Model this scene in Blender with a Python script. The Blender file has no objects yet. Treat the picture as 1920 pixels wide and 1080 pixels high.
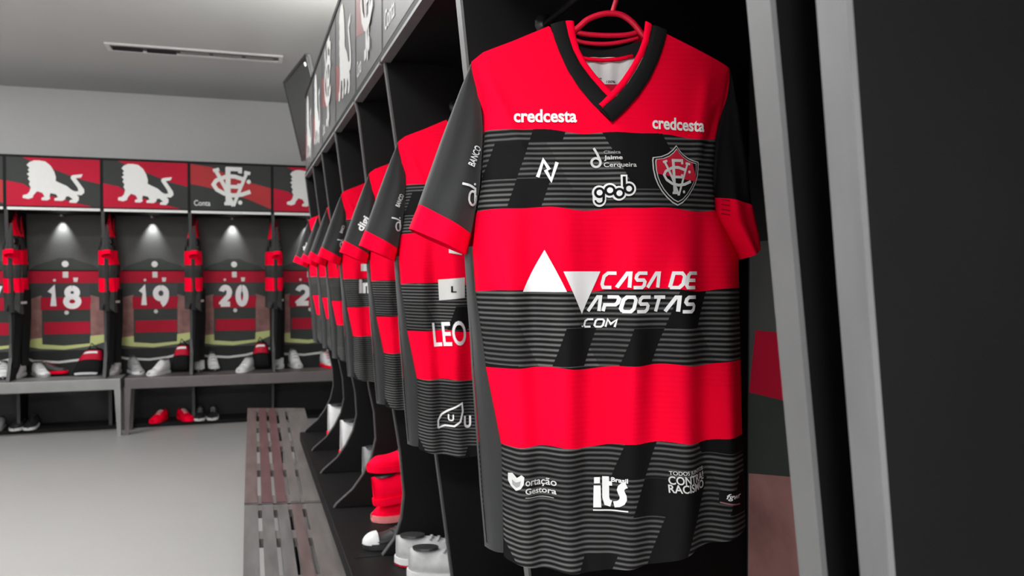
import bpy, bmesh, math, random
from mathutils import Vector, Matrix, Euler, kdtree
from mathutils.geometry import tessellate_polygon
random.seed(7)
S = bpy.context.scene
COL = S.collection
PI = math.pi

# ------------------------------------------------------------------ camera
F = 1546.0
CAM = Vector((0.0, 0.0, 1.4))
ROT = Euler((math.radians(90 - 1.11), math.radians(0.0), math.radians(-18.1)), 'XYZ')
cd = bpy.data.cameras.new('camera')
cd.sensor_width = 36.0
cd.lens = F / 1920 * 36
cd.clip_start = 0.02
cd.dof.use_dof = True
cd.dof.focus_distance = 1.14
cd.dof.aperture_fstop = 9.0
cam = bpy.data.objects.new('camera', cd)
cam.location = CAM
cam.rotation_euler = ROT
COL.objects.link(cam)
S.camera = cam

# ------------------------------------------------------------------ world, exposure, room lamps
S.view_settings.view_transform = 'Standard'
S.view_settings.look = 'None'
S.view_settings.gamma = 1.0
S.view_settings.use_curve_mapping = False
S.view_settings.exposure = 0.0
S.cycles.use_denoising = True
S.cycles.max_bounces = 6
S.cycles.sample_clamp_indirect = 6.0
W = bpy.data.worlds.new('world')
S.world = W
W.use_nodes = True
W.node_tree.nodes['Background'].inputs[0].default_value = (0.5, 0.5, 0.52, 1)
W.node_tree.nodes['Background'].inputs[1].default_value = 0.05

ZC = 3.1          # ceiling height
def area_light(name, loc, rot, sx, sy, power, col=(1, 1, 1), spread=PI):
    l = bpy.data.lights.new(name, 'AREA')
    l.shape = 'RECTANGLE'
    l.size = sx
    l.size_y = sy
    l.energy = power
    l.color = col
    l.spread = spread
    o = bpy.data.objects.new(name, l)
    o.location = loc
    o.rotation_euler = rot
    COL.objects.link(o)
    return o
LAMPS = [(-1.2, -2.5, 240), (-1.1, 1.2, 34), (-1.1, 3.9, 100), (0.1, -2.4, 64), (-2.75, 5.9, 75)]  # all unseen; the last is added to brighten the back wall
for lx, ly, pw in LAMPS:
    area_light('ceiling_lamp_light', (lx, ly, ZC - 0.03), (0, 0, 0), 0.9, 0.5, pw)
# strip lamp lying on top of the long locker row, shining up at the ceiling
area_light('cove_light', (0.62, 3.6, 2.43), (PI, 0, 0), 0.12, 1.9, 120, (1.0, 1.0, 0.95))

# ------------------------------------------------------------------ helpers: projection
RM = ROT.to_matrix()
def ray(x, y):
    return RM @ Vector(((x - 960) / F, (540 - y) / F, -1.0))
def at_depth(x, y, z): return CAM + ray(x, y) * z
def on_x(x, y, X):
    r = ray(x, y); return CAM + r * ((X - CAM.x) / r.x)
def on_y(x, y, Y):
    r = ray(x, y); return CAM + r * ((Y - CAM.y) / r.y)
def on_z(x, y, Z):
    r = ray(x, y); return CAM + r * ((Z - CAM.z) / r.z)

# ------------------------------------------------------------------ helpers: materials
MATS = {}
def srgb(v):
    v = v / 255.0
    return v / 12.92 if v <= 0.04045 else ((v + 0.055) / 1.055) ** 2.4
def mat(name, col, rough=0.6, metal=0.0, vary=0.08, scale=30.0, bump=0.0, spec=0.5, emit=0.0, sheen=0.0, stretch=None):
    if name in MATS: return MATS[name]
    m = bpy.data.materials.new(name)
    m.use_nodes = True
    nt = m.node_tree
    b = nt.nodes['Principled BSDF']
    b.inputs['Roughness'].default_value = rough
    b.inputs['Metallic'].default_value = metal
    b.inputs['Specular IOR Level'].default_value = spec
    tc = nt.nodes.new('ShaderNodeTexCoord')
    mp = nt.nodes.new('ShaderNodeMapping')
    if stretch: mp.inputs['Scale'].default_value = stretch
    nz = nt.nodes.new('ShaderNodeTexNoise')
    nz.inputs['Scale'].default_value = scale
    nz.inputs['Detail'].default_value = 4
    nt.links.new(tc.outputs['Object'], mp.inputs['Vector'])
    nt.links.new(mp.outputs['Vector'], nz.inputs['Vector'])
    mx = nt.nodes.new('ShaderNodeMix')
    mx.data_type = 'RGBA'
    mx.inputs[6].default_value = tuple(min(1, c * (1 - vary)) for c in col[:3]) + (1,)
    mx.inputs[7].default_value = tuple(min(1, c * (1 + vary)) for c in col[:3]) + (1,)
    nt.links.new(nz.outputs['Fac'], mx.inputs[0])
    nt.links.new(mx.outputs[2], b.inputs['Base Color'])
    if bump:
        bp = nt.nodes.new('ShaderNodeBump')
        bp.inputs['Strength'].default_value = bump
        bp.inputs['Distance'].default_value = 0.01
        nt.links.new(nz.outputs['Fac'], bp.inputs['Height'])
        nt.links.new(bp.outputs['Normal'], b.inputs['Normal'])
    if emit:
        b.inputs['Emission Color'].default_value = tuple(col[:3]) + (1,)
        b.inputs['Emission Strength'].default_value = emit
    if sheen:
        b.inputs['Sheen Weight'].default_value = sheen
    MATS[name] = m
    return m

RED = (0.95, 0.0005, 0.030)
m_white = mat('print_white', (0.86, 0.86, 0.86), 0.6, vary=0.03)
m_off = mat('print_offwhite', (0.62, 0.62, 0.60), 0.6, vary=0.04)
m_grey = mat('print_grey', (0.30, 0.30, 0.30), 0.6)
m_red = mat('cloth_red', RED, 0.8, vary=0.04, spec=0.04)
m_deepred = mat('print_deep_red', (0.42, 0.004, 0.025), 0.6, vary=0.1, scale=5)
m_panelred = mat('panel_red', (0.40, 0.006, 0.028), 0.6, vary=0.15, scale=4)
m_panelred2 = mat('panel_faded_red', (0.36, 0.03, 0.035), 0.6, vary=0.2, scale=4)
m_paneldark = mat('panel_dark', (0.035, 0.038, 0.036), 0.6, vary=0.15, scale=4)
m_black = mat('cloth_black', (0.0075, 0.0075, 0.0075), 0.85, vary=0.15, spec=0.15)
m_sleeve = mat('cloth_charcoal', (0.024, 0.025, 0.025), 0.75, vary=0.12, spec=0.25, sheen=0.12)
m_wood = mat('locker_black', (0.0048, 0.0047, 0.0049), 0.55, vary=0.2, scale=8, spec=0.14)
m_back = mat('locker_back_black', (0.012, 0.012, 0.012), 0.6, vary=0.2, scale=8, spec=0.3)
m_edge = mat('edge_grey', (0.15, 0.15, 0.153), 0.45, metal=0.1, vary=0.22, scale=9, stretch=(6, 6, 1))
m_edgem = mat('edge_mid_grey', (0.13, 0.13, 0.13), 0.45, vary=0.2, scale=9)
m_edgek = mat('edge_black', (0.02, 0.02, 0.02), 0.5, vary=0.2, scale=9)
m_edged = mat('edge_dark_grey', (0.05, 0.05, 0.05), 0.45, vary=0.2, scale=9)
m_lip = mat('lip_light', (0.62, 0.62, 0.60), 0.4, vary=0.05)
m_plastic = mat('plastic_black', (0.012, 0.012, 0.013), 0.35)
m_shoe = mat('shoe_white', (0.62, 0.62, 0.62), 0.5, vary=0.2, scale=25)
m_shoegrey = mat('shoe_grey', (0.27, 0.27, 0.275), 0.5, vary=0.3, scale=30)
m_shoeblack = mat('shoe_black', (0.015, 0.015, 0.016), 0.5)
m_shoemid = mat('shoe_light_grey', (0.40, 0.40, 0.40), 0.55, vary=0.45, scale=22)
m_shoepink = mat('shoe_pale_red', (0.75, 0.22, 0.22), 0.5, vary=0.1)
m_lime = mat('panel_lime', (0.50, 0.54, 0.20), 0.4, vary=0.1)
m_offp = mat('panel_offwhite', (0.62, 0.62, 0.60), 0.35, vary=0.04)
m_pink = mat('panel_skin', (0.25, 0.125, 0.115), 0.45, vary=0.75, scale=9)
m_panelgrey = mat('panel_grey', (0.075, 0.077, 0.075), 0.4, vary=0.25, scale=5)
m_paneljer = mat('panel_jersey_dark', (0.038, 0.044, 0.038), 0.45, vary=0.2, scale=7)
m_metal = mat('metal_chrome', (0.55, 0.55, 0.55), 0.3, metal=0.9, vary=0.05)

m_gloss = mat('gloss_reflected_grey', (0.05, 0.05, 0.05), 0.4, vary=.15, scale=4)  # grey of the grazing reflection is put into these header colours
m_glossred = mat('gloss_red', (0.22, 0.03, 0.03), 0.4, vary=.15, scale=4)
m_glosswhite = mat('gloss_white', (0.70, 0.70, 0.68), 0.4, vary=.04)
for q in (m_panelred, m_panelred2, m_paneldark, m_panelgrey, m_paneljer, m_pink, m_deepred):
    q.node_tree.nodes['Principled BSDF'].inputs['Specular IOR Level'].default_value = .15
for q in (m_gloss, m_glossred, m_glosswhite):
    bs = q.node_tree.nodes['Principled BSDF']
    bs.inputs['Coat Weight'].default_value = 1.0
    bs.inputs['Coat Roughness'].default_value = .22
    bs.inputs['Coat IOR'].default_value = 1.6

# ------------------------------------------------------------------ helpers: objects
def tag(o, label, cat, group=None, kind=None):
    if label: o['label'] = label
    if cat: o['category'] = cat
    if group: o['group'] = group
    if kind: o['kind'] = kind
    return o
def empty(name, loc=(0, 0, 0), rot=(0, 0, 0), label=None, cat=None, group=None):
    o = bpy.data.objects.new(name, None)
    o.empty_display_size = 0.05
    o.location = loc
    o.rotation_euler = rot
    COL.objects.link(o)
    return tag(o, label, cat, group)
def copy_tree(o, parent=None):
    c = o.copy()
    COL.objects.link(c)
    if parent is not None: c.parent = parent
    for ch in list(o.children): copy_tree(ch, c)
    return c

class MB:
    """collects geometry for one mesh object; every face carries a material"""
    def __init__(s): s.v = []; s.f = []; s.m = []; s.sm = []; s.mats = []
    def mi(s, m):
        if m not in s.mats: s.mats.append(m)
        return s.mats.index(m)
    def add(s, vs, fs, m, smooth=False):
        o = len(s.v); k = s.mi(m)
        s.v += [Vector(p) for p in vs]
        for f in fs:
            s.f.append([o + i for i in f]); s.m.append(k); s.sm.append(smooth)
    def box(s, a, b, m, bev=0.0):
        x0, y0, z0 = a; x1, y1, z1 = b
        x0, x1 = min(x0, x1), max(x0, x1); y0, y1 = min(y0, y1), max(y0, y1); z0, z1 = min(z0, z1), max(z0, z1)
        bm = bmesh.new()
        bmesh.ops.create_cube(bm, size=1)
        for v in bm.verts:
            v.co = Vector(((x0 + x1) / 2 + v.co.x * (x1 - x0), (y0 + y1) / 2 + v.co.y * (y1 - y0), (z0 + z1) / 2 + v.co.z * (z1 - z0)))
        if bev:
            bmesh.ops.bevel(bm, geom=bm.edges[:], offset=bev, segments=2, affect='EDGES', profile=0.5)
        s.bm(bm, m)
    def bm(s, bm, m, smooth=False, mx=None):
        bm.verts.index_update()
        s.add([(mx @ v.co) if mx else v.co.copy() for v in bm.verts], [[v.index for v in f.verts] for f in bm.faces], m, smooth)
        bm.free()
    def prism(s, pts, p0, ax, ay, depth, m):
        """2D polygon pts placed at p0 + x*ax + y*ay, extruded by vector depth"""
        p0, ax, ay, d = Vector(p0), Vector(ax), Vector(ay), Vector(depth)
        n = len(pts)
        bot = [p0 + ax * x + ay * y for x, y in pts]
        tris = tessellate_polygon([[Vector((x, y, 0)) for x, y in pts]])
        vs = bot + [b + d for b in bot]
        fs = [list(t) for t in tris] + [[n + i for i in reversed(t)] for t in tris]
        fs += [[i, (i + 1) % n, n + (i + 1) % n, n + i] for i in range(n)]
        s.add(vs, fs, m)
    def tube(s, pts, r, m, seg=10, caps=True, closed=False):
        pts = [Vector(p) for p in pts]
        n = len(pts)
        rs = r if isinstance(r, (list, tuple)) else [r] * n
        vs = []; up = None
        for i, p in enumerate(pts):
            if closed: t = pts[(i + 1) % n] - pts[i - 1]
            else: t = pts[min(i + 1, n - 1)] - pts[max(i - 1, 0)]
            t.normalize()
            if up is None:
                up = t.orthogonal().normalized()
            else:
                up = (up - t * up.dot(t))
                up = up.normalized() if up.length > 1e-6 else t.orthogonal().normalized()
            w = t.cross(up)
            for k in range(seg):
                a = 2 * PI * k / seg
                vs.append(p + (up * math.cos(a) + w * math.sin(a)) * rs[i])
        fs = []
        for i in range(n if closed else n - 1):
            j = (i + 1) % n
            for k in range(seg):
                k2 = (k + 1) % seg
                fs.append([i * seg + k, i * seg + k2, j * seg + k2, j * seg + k])
        if caps and not closed:
            fs.append(list(reversed(range(seg)))); fs.append([(n - 1) * seg + k for k in range(seg)])
        s.add(vs, fs, m, True)
    def grid(s, fn, nu, nv, m, smooth=True, flip=False):
        vs = [fn(i / nu, j / nv) for j in range(nv + 1) for i in range(nu + 1)]
        fs = []
        for j in range(nv):
            for i in range(nu):
                a = j * (nu + 1) + i
                q = [a, a + 1, a + nu + 2, a + nu + 1]
                fs.append(q[::-1] if flip else q)
        s.add(vs, fs, m, smooth)
    def build(s, name, parent=None, loc=None):
        me = bpy.data.meshes.new(name)
        me.from_pydata([tuple(v) for v in s.v], [], s.f)
        for m in s.mats: me.materials.append(m)
        me.polygons.foreach_set('material_index', s.m)
        me.polygons.foreach_set('use_smooth', s.sm)
        me.update()
        o = bpy.data.objects.new(name, me)
        COL.objects.link(o)
        if parent is not None: o.parent = parent
        if loc is not None: o.location = loc
        return o

# ------------------------------------------------------------------ helpers: flat artwork (2D verts + faces)
def g_poly(pts):
    t = tessellate_polygon([[Vector((x, y, 0)) for x, y in pts]])
    return [tuple(p) for p in pts], [list(f) for f in t]
def g_stroke(pts, w, closed=False):
    P = [Vector(p) for p in pts]; n = len(P); L = []; R = []
    for i in range(n):
        a = P[i - 1] if (i > 0 or closed) else None
        b = P[(i + 1) % n] if (i < n - 1 or closed) else None
        d1 = (P[i] - a).normalized() if a is not None else (b - P[i]).normalized()
        d2 = (b - P[i]).normalized() if b is not None else d1
        n1 = Vector((-d1.y, d1.x)); n2 = Vector((-d2.y, d2.x))
        nn = n1 + n2
        if nn.length < 1e-6: nn = n1
        nn.normalize()
        k = min(1.6, 1 / max(0.3, nn.dot(n1)))
        L.append(P[i] + nn * (w / 2 * k)); R.append(P[i] - nn * (w / 2 * k))
    vs = [tuple(p) for p in L + R]
    fs = []
    for i in range(n if closed else n - 1):
        j = (i + 1) % n
        fs.append([i, j, n + j, n + i])
    return vs, fs
def g_disc(c, r, seg=28, ry=None):
    ry = ry or r
    return g_poly([(c[0] + r * math.cos(2 * PI * i / seg), c[1] + ry * math.sin(2 * PI * i / seg)) for i in range(seg)])
def g_ring(c, r, w, seg=32, ry=None):
    ry = ry or r
    return g_stroke([(c[0] + r * math.cos(2 * PI * i / seg), c[1] + ry * math.sin(2 * PI * i / seg)) for i in range(seg)], w, True)
def arc(c, rx, ry, a0, a1, n=16):
    return [(c[0] + rx * math.cos(math.radians(a0 + (a1 - a0) * i / n)), c[1] + ry * math.sin(math.radians(a0 + (a1 - a0) * i / n))) for i in range(n + 1)]
_TXT = {}
def text_raw(s, bold):
    key = (s, bold)
    if key in _TXT: return _TXT[key]
    cu = bpy.data.curves.new('lettering_source', 'FONT')
    cu.body = s; cu.size = 1.0; cu.offset = bold; cu.resolution_u = 4
    ob = bpy.data.objects.new('lettering_source', cu)
    COL.objects.link(ob)
    bpy.context.view_layer.update()
    dg = bpy.context.evaluated_depsgraph_get()
    me = ob.evaluated_get(dg).to_mesh()
    vs = [(v.co.x, v.co.y) for v in me.vertices]
    fs = [list(p.vertices) for p in me.polygons]
    ob.evaluated_get(dg).to_mesh_clear()
    bpy.data.objects.remove(ob); bpy.data.curves.remove(cu)
    _TXT[key] = (vs, fs)
    return vs, fs
def g_text(s, x0, y0, x1, y1, bold=0.0, shear=0.0, rot=0.0, yup=False):
    """fit text into a box; y runs down unless yup; rot in degrees about the box centre"""
    vs, fs = text_raw(s, bold)
    ax = min(v[0] for v in vs); bx = max(v[0] for v in vs); ay = min(v[1] for v in vs); by = max(v[1] for v in vs)
    cx, cy = (x0 + x1) / 2, (y0 + y1) / 2
    c, n = math.cos(math.radians(rot)), math.sin(math.radians(rot))
    out = []
    for x, y in vs:
        u = (x - ax) / (bx - ax); v = (y - ay) / (by - ay)
        px = x0 + u * (x1 - x0) + (v - 0.5) * shear * abs(y1 - y0)
        py = (y0 + v * (y1 - y0)) if yup else (y1 - v * (y1 - y0))
        dx, dy = px - cx, py - cy
        out.append((cx + dx * c - dy * n, cy + dx * n + dy * c))
    return out, fs
def g_move(g, fn): return [fn(*p) for p in g[0]], g[1]
GLY = {  # square techno capitals in a unit box, y up
 'C': [[(1, 1), (.28, 1), (0, .78), (0, .22), (.2, 0), (.92, 0)]],
 'A': [[(0, 0), (.52, 1), (.78, 1), (1, 0)]],
 'S': [[(1, 1), (.2, 1), (.04, .85), (.04, .65), (.2, .52), (.8, .52), (.96, .4), (.96, .15), (.8, 0), (0, 0)]],
 'D': [[(0, 0), (0, 1), (.72, 1), (1, .78), (1, .25), (.75, 0), (0, 0)]],
 'E': [[(1, 1), (.15, 1), (0, .85), (0, .15), (.15, 0), (1, 0)], [(0, .5), (.9, .5)]],
 'P': [[(0, 0), (0, .45), (.85, .45), (1, .6), (1, .88), (.85, 1), (.05, 1)]],
 'O': [[(.2, 0), (0, .2), (0, .8), (.2, 1), (.8, 1), (1, .8), (1, .2), (.8, 0), (.15, 0)]],
 'T': [[(0, 1), (1, 1)], [(.5, 1), (.5, 0)]],
 'M': [[(0, 0), (0, 1), (.5, .4), (1, 1), (1, 0)]],
 '.': [[(.3, 0), (.3, .16)]],
}
def g_techno(s, x0, y0, x1, y1, w, shear=0.22):
    adv = {' ': .55, '.': .4}
    tot = sum(adv.get(c, 1.0) for c in s); sc = (x1 - x0) / tot; x = x0; h = y1 - y0
    out = []
    for c in s:
        a = adv.get(c, 1.0)
        for pl in GLY.get(c, []):
            pts = []
            for u, v in pl:
                py = y1 - w / 2 - v * (h - w)
                pts.append((x + .08 * sc + u * sc * .74 + (v - .5) * shear * h, py))
            out.append(g_stroke(pts, w))
        x += a * sc
    return out

# lion silhouette and monogram, unit coordinates (x right, y down, 0..1 box)
_L = [(205,100),(240,105),(270,130),(290,165),(300,200),(298,225),(330,240),(362,254),(392,280),(410,287),(430,284),(424,262),(385,205),(388,190),(402,184),(455,177),(446,197),(415,204),(440,240),(462,272),(464,294),(446,310),(418,309),(432,322),(430,344),(415,360),(376,358),(378,344),(396,337),(372,318),(356,322),(352,338),(334,349),(290,348),(290,334),(310,327),(300,308),(268,302),(262,320),(266,338),(248,348),(216,346),(218,331),(234,325),(222,302),(192,292),(172,315),(166,333),(142,342),(110,336),(112,318),(134,313),(148,298),(156,270),(146,250),(152,232),(140,216),(148,200),(134,186),(150,174),(140,160),(150,148),(134,130),(150,112),(175,101)]
LION = [((x - 105) / 365, (y - 98) / 264) for x, y in _L]
def monogram(w=0.085):
    Z = lambda x, y: ((x - 1165) / 245, (y - 135) / 245)
    out = []
    out.append(g_stroke([Z(1268, 140), Z(1268, 360)], w * 1.25))
    out.append(g_stroke([Z(1255, 148), Z(1342, 148), Z(1342, 172)], w))
    out.append(g_stroke([Z(x, y) for x, y in [(1232, 205), (1265, 193), (1310, 193), (1362, 208)]], w))
    out.append(g_stroke([Z(1268, 255), Z(1335, 255), Z(1335, 236)], w * .9))
    out.append(g_stroke([Z(1195, 160), Z(1250, 260), Z(1300, 372)], w * .95))
    out.append(g_stroke([Z(1300, 372), Z(1345, 260), Z(1388, 160)], w * .8))
    out.append(g_stroke([Z(1178, 162), Z(1215, 152)], w * .8))
    out.append(g_stroke([Z(1368, 165), Z(1405, 172)], w * .8))
    out.append(g_stroke([Z(x, y) for x, y in [(1228, 205), (1195, 222), (1180, 245), (1200, 275), (1245, 298), (1300, 308), (1350, 302), (1405, 282)]], w))
    out.append(g_stroke([Z(1245, 358), Z(1290, 358)], w * .8))
    out.append(g_disc(Z(1395, 222), w * .55, 10)); out.append(g_disc(Z(1342, 350), w * .55, 10))
    return out

NUM = {
 '0': [arc((.5, .5), .38, .5, 90, 450, 28)],
 '1': [[(.12, .74), (.52, .98), (.52, 0)]],
 '2': [arc((.48, .72), .38, .28, 170, -20, 12) + [(.78, .50), (.10, .04), (.10, .0)], [(.0, .0), (.92, .0)]],
 '7': [[(.05, 1), (.92, 1), (.4, 0)]],
 '8': [arc((.5, .76), .30, .24, 90, 450, 22), arc((.5, .25), .38, .27, 90, 450, 24)],
 '9': [arc((.5, .68), .37, .32, 90, 450, 24), arc((.42, .62), .45, .62, 10, -75, 12)],
}
def g_number(s, x0, y0, x1, y1, w):
    """heavy numerals, y down; every stroke its own shape"""
    wid = [.62 if c == '1' else 1.0 for c in s]
    out = []; x = x0
    for c, wd_ in zip(s, wid):
        cw = (x1 - x0) * wd_ / sum(wid); i = 0; x0_ = x; x += cw
        for pl_ in NUM[c]:
            out.append(g_stroke([(x0_ + cw * .03 + (w / 2) + u * (cw * .95 - w), y1 - w / 2 - v * (y1 - y0 - w)) for u, v in pl_], w))
    return out

def refine(g, maxlen):
    """triangulate and split long edges so that artwork can follow folds"""
    bm = bmesh.new()
    vs = [bm.verts.new((x, y, 0)) for x, y in g[0]]
    for f in g[1]:
        try: bm.faces.new([vs[i] for i in f])
        except ValueError: pass
    bmesh.ops.triangulate(bm, faces=bm.faces[:])
    for _ in range(6):
        es = [e for e in bm.edges if e.calc_length() > maxlen]
        if not es: break
        bmesh.ops.subdivide_edges(bm, edges=es, cuts=1)
        bmesh.ops.triangulate(bm, faces=[f for f in bm.faces if len(f.verts) > 3])
    bm.verts.index_update()
    out = ([(v.co.x, v.co.y) for v in bm.verts], [[v.index for v in f.verts] for f in bm.faces])
    bm.free()
    return out

# ------------------------------------------------------------------ setting
ROOM = dict(x0=-3.6, x1=0.95, y0=-3.2, y1=8.62)
m_floor = mat('floor_resin', (0.285, 0.282, 0.274), 0.42, vary=0.05, scale=1.2, spec=0.4)
m_ceil = mat('ceiling_paint', (0.50, 0.50, 0.49), 0.85, vary=0.02, scale=2)
m_wall = mat('wall_paint', (0.62, 0.62, 0.62), 0.85, vary=0.02, scale=2)
def struct(name, a, b, m):
    mb = MB(); mb.box(a, b, m)
    o = mb.build(name); o['kind'] = 'structure'
    return o
R_ = ROOM
struct('floor', (R_['x0'], R_['y0'], -0.1), (R_['x1'], R_['y1'], 0), m_floor)
struct('ceiling', (R_['x0'], R_['y0'], ZC), (R_['x1'], R_['y1'], ZC + 0.1), m_ceil)
struct('wall_back', (R_['x0'], R_['y1'], 0), (R_['x1'], R_['y1'] + 0.1, ZC), m_wall)
struct('wall_right', (R_['x1'], R_['y0'], 0), (R_['x1'] + 0.1, R_['y1'], ZC), m_wall)
struct('wall_left', (R_['x0'] - 0.1, R_['y0'], 0), (R_['x0'], R_['y1'], ZC), m_wall)
struct('wall_front', (R_['x0'], R_['y0'] - 0.1, 0), (R_['x1'], R_['y0'], ZC), m_wall)

# ------------------------------------------------------------------ the shirt, worked out in the plane it hangs in
SD = 1.14
O0 = at_depth(1150, 60, SD)
adir = (RM @ Vector((0.985, 0, -0.174)))
adir.z = 0; adir.normalize()
PHI = math.atan2(adir.y, adir.x)
MX = Matrix.Rotation(PHI, 4, 'Z')
MX.translation = O0
MXI = MX.inverted()
nrm = MX.to_3x3() @ Vector((0, -1, 0))
def P2(x, y, w=0.0):
    """photo point on the hanging plane -> local point, w metres in front of it"""
    r = ray(x, y)
    t = (O0 - CAM).dot(nrm) / r.dot(nrm)
    p = MXI @ (CAM + r * t)
    return Vector((p.x, p.y - w, p.z))
def lerp(a, b, t): return a + (b - a) * t
def pl(pts, v, k=0, o=1):
    if v <= pts[0][k]: return pts[0][o]
    for a, b in zip(pts, pts[1:]):
        if v <= b[k]:
            return lerp(a[o], b[o], (v - a[k]) / (b[k] - a[k]))
    return pts[-1][o]
def sst(a, b, x):
    t = max(0, min(1, (x - a) / (b - a))); return t * t * (3 - 2 * t)

XL = [(60, 880), (118, 884), (140, 893), (170, 902), (210, 908), (260, 908), (350, 902), (410, 892), (470, 886), (545, 891), (640, 905), (690, 911), (760, 925), (835, 940), (1041, 944)]
XR = [(60, 1368), (130, 1368), (200, 1355), (260, 1342), (330, 1336), (400, 1340), (440, 1360), (485, 1383), (600, 1385), (800, 1389), (985, 1396)]
XS = [(440, 878), (470, 875), (560, 880), (640, 886), (700, 889), (800, 896), (930, 905), (1030, 914)]
TOPF = [(884, 116), (905, 100), (960, 80), (1028, 52), (1045, 100), (1068, 150), (1098, 195), (1134, 236), (1165, 205), (1200, 165), (1226, 118), (1243, 66), (1300, 94), (1340, 114), (1368, 129)]
TOPB = [(884, 116), (905, 100), (960, 80), (1050, 45), (1070, 66), (1090, 76), (1140, 80), (1190, 76), (1208, 64), (1222, 52), (1300, 94), (1368, 129)]
BOT = [(912, 1030), (944, 1041), (1010, 1050), (1080, 1054), (1150, 1047), (1210, 1038), (1290, 1012), (1396, 984)]
BL = [50, 247, 395, 544, 687, 832, 1050]
BR = [50, 266, 396, 541, 674, 812, 985]
def garment_v(x, y):
    t = (x - 915) / 470
    wob = 2.5 * math.sin(x / 33.0) + 1.5 * math.sin(x / 17.0 + 1)
    b = [lerp(l, r, t) + (wob if 0 < i < 6 else 0) for i, (l, r) in enumerate(zip(BL, BR))]
    for i in range(6):
        if y < b[i + 1] or i == 5:
            return min(5.97, i + (y - b[i]) / (b[i + 1] - b[i]))
FOLDS = [  # x at y=400, x at y=1040, amplitude (m), width (px), y where it starts
 (935, 985, .006, 26, 420), (985, 1012, -.007, 24, 300), (1045, 1050, .008, 30, 330), (1092, 1085, -.005, 22, 480),
 (1125, 1130, -.004, 26, 360), (1165, 1160, .008, 28, 420), (1215, 1205, -.006, 26, 520), (1262, 1262, .009, 26, 420),
 (1308, 1312, -.007, 24, 320), (1345, 1350, .007, 20, 470), (1000, 965, .003, 60, 250), (1190, 1230, .004, 50, 200)]
def relief(x, y):
    xl, xr = pl(XL, y), pl(XR, y)
    s = max(0, min(1, (x - xl) / (xr - xl)))
    top = 60 + 45 * abs(2 * s - 1)
    ramp = 0.25 + 0.75 * sst(top, top + 320, y)
    w = 0.040 * ramp * max(0.0, 1 - abs(2 * s - 1) ** 4.0) ** 0.5
    e = sst(0, .05, s) * sst(0, .05, 1 - s)
    for xa, xb, amp, wd, ys in FOLDS:
        xc = lerp(xa, xb, (y - 400) / 640)
        w += 1.45 * amp * e * math.exp(-((x - xc) / wd) ** 2) * sst(ys, ys + 160, y) * (1 + .25 * math.sin(y / 60 + xa))
    # drag lines from the shoulders
    for xa, ya, xb, yb, amp, wd in [(915, 150, 990, 330, .004, 14), (1320, 150, 1290, 330, .004, 14), (1345, 200, 1310, 300, -.004, 10), (1150, 250, 1140, 390, .003, 22)]:
        t = (y - ya) / (yb - ya)
        if -.2 < t < 1.2:
            w += amp * math.exp(-((x - lerp(xa, xb, t)) / wd) ** 2) * sst(-.2, .2, t) * sst(1.2, .8, t)
    w += 0.004 * math.sin(x / 21.0) * sst(900, 1040, y)
    return w

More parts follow.
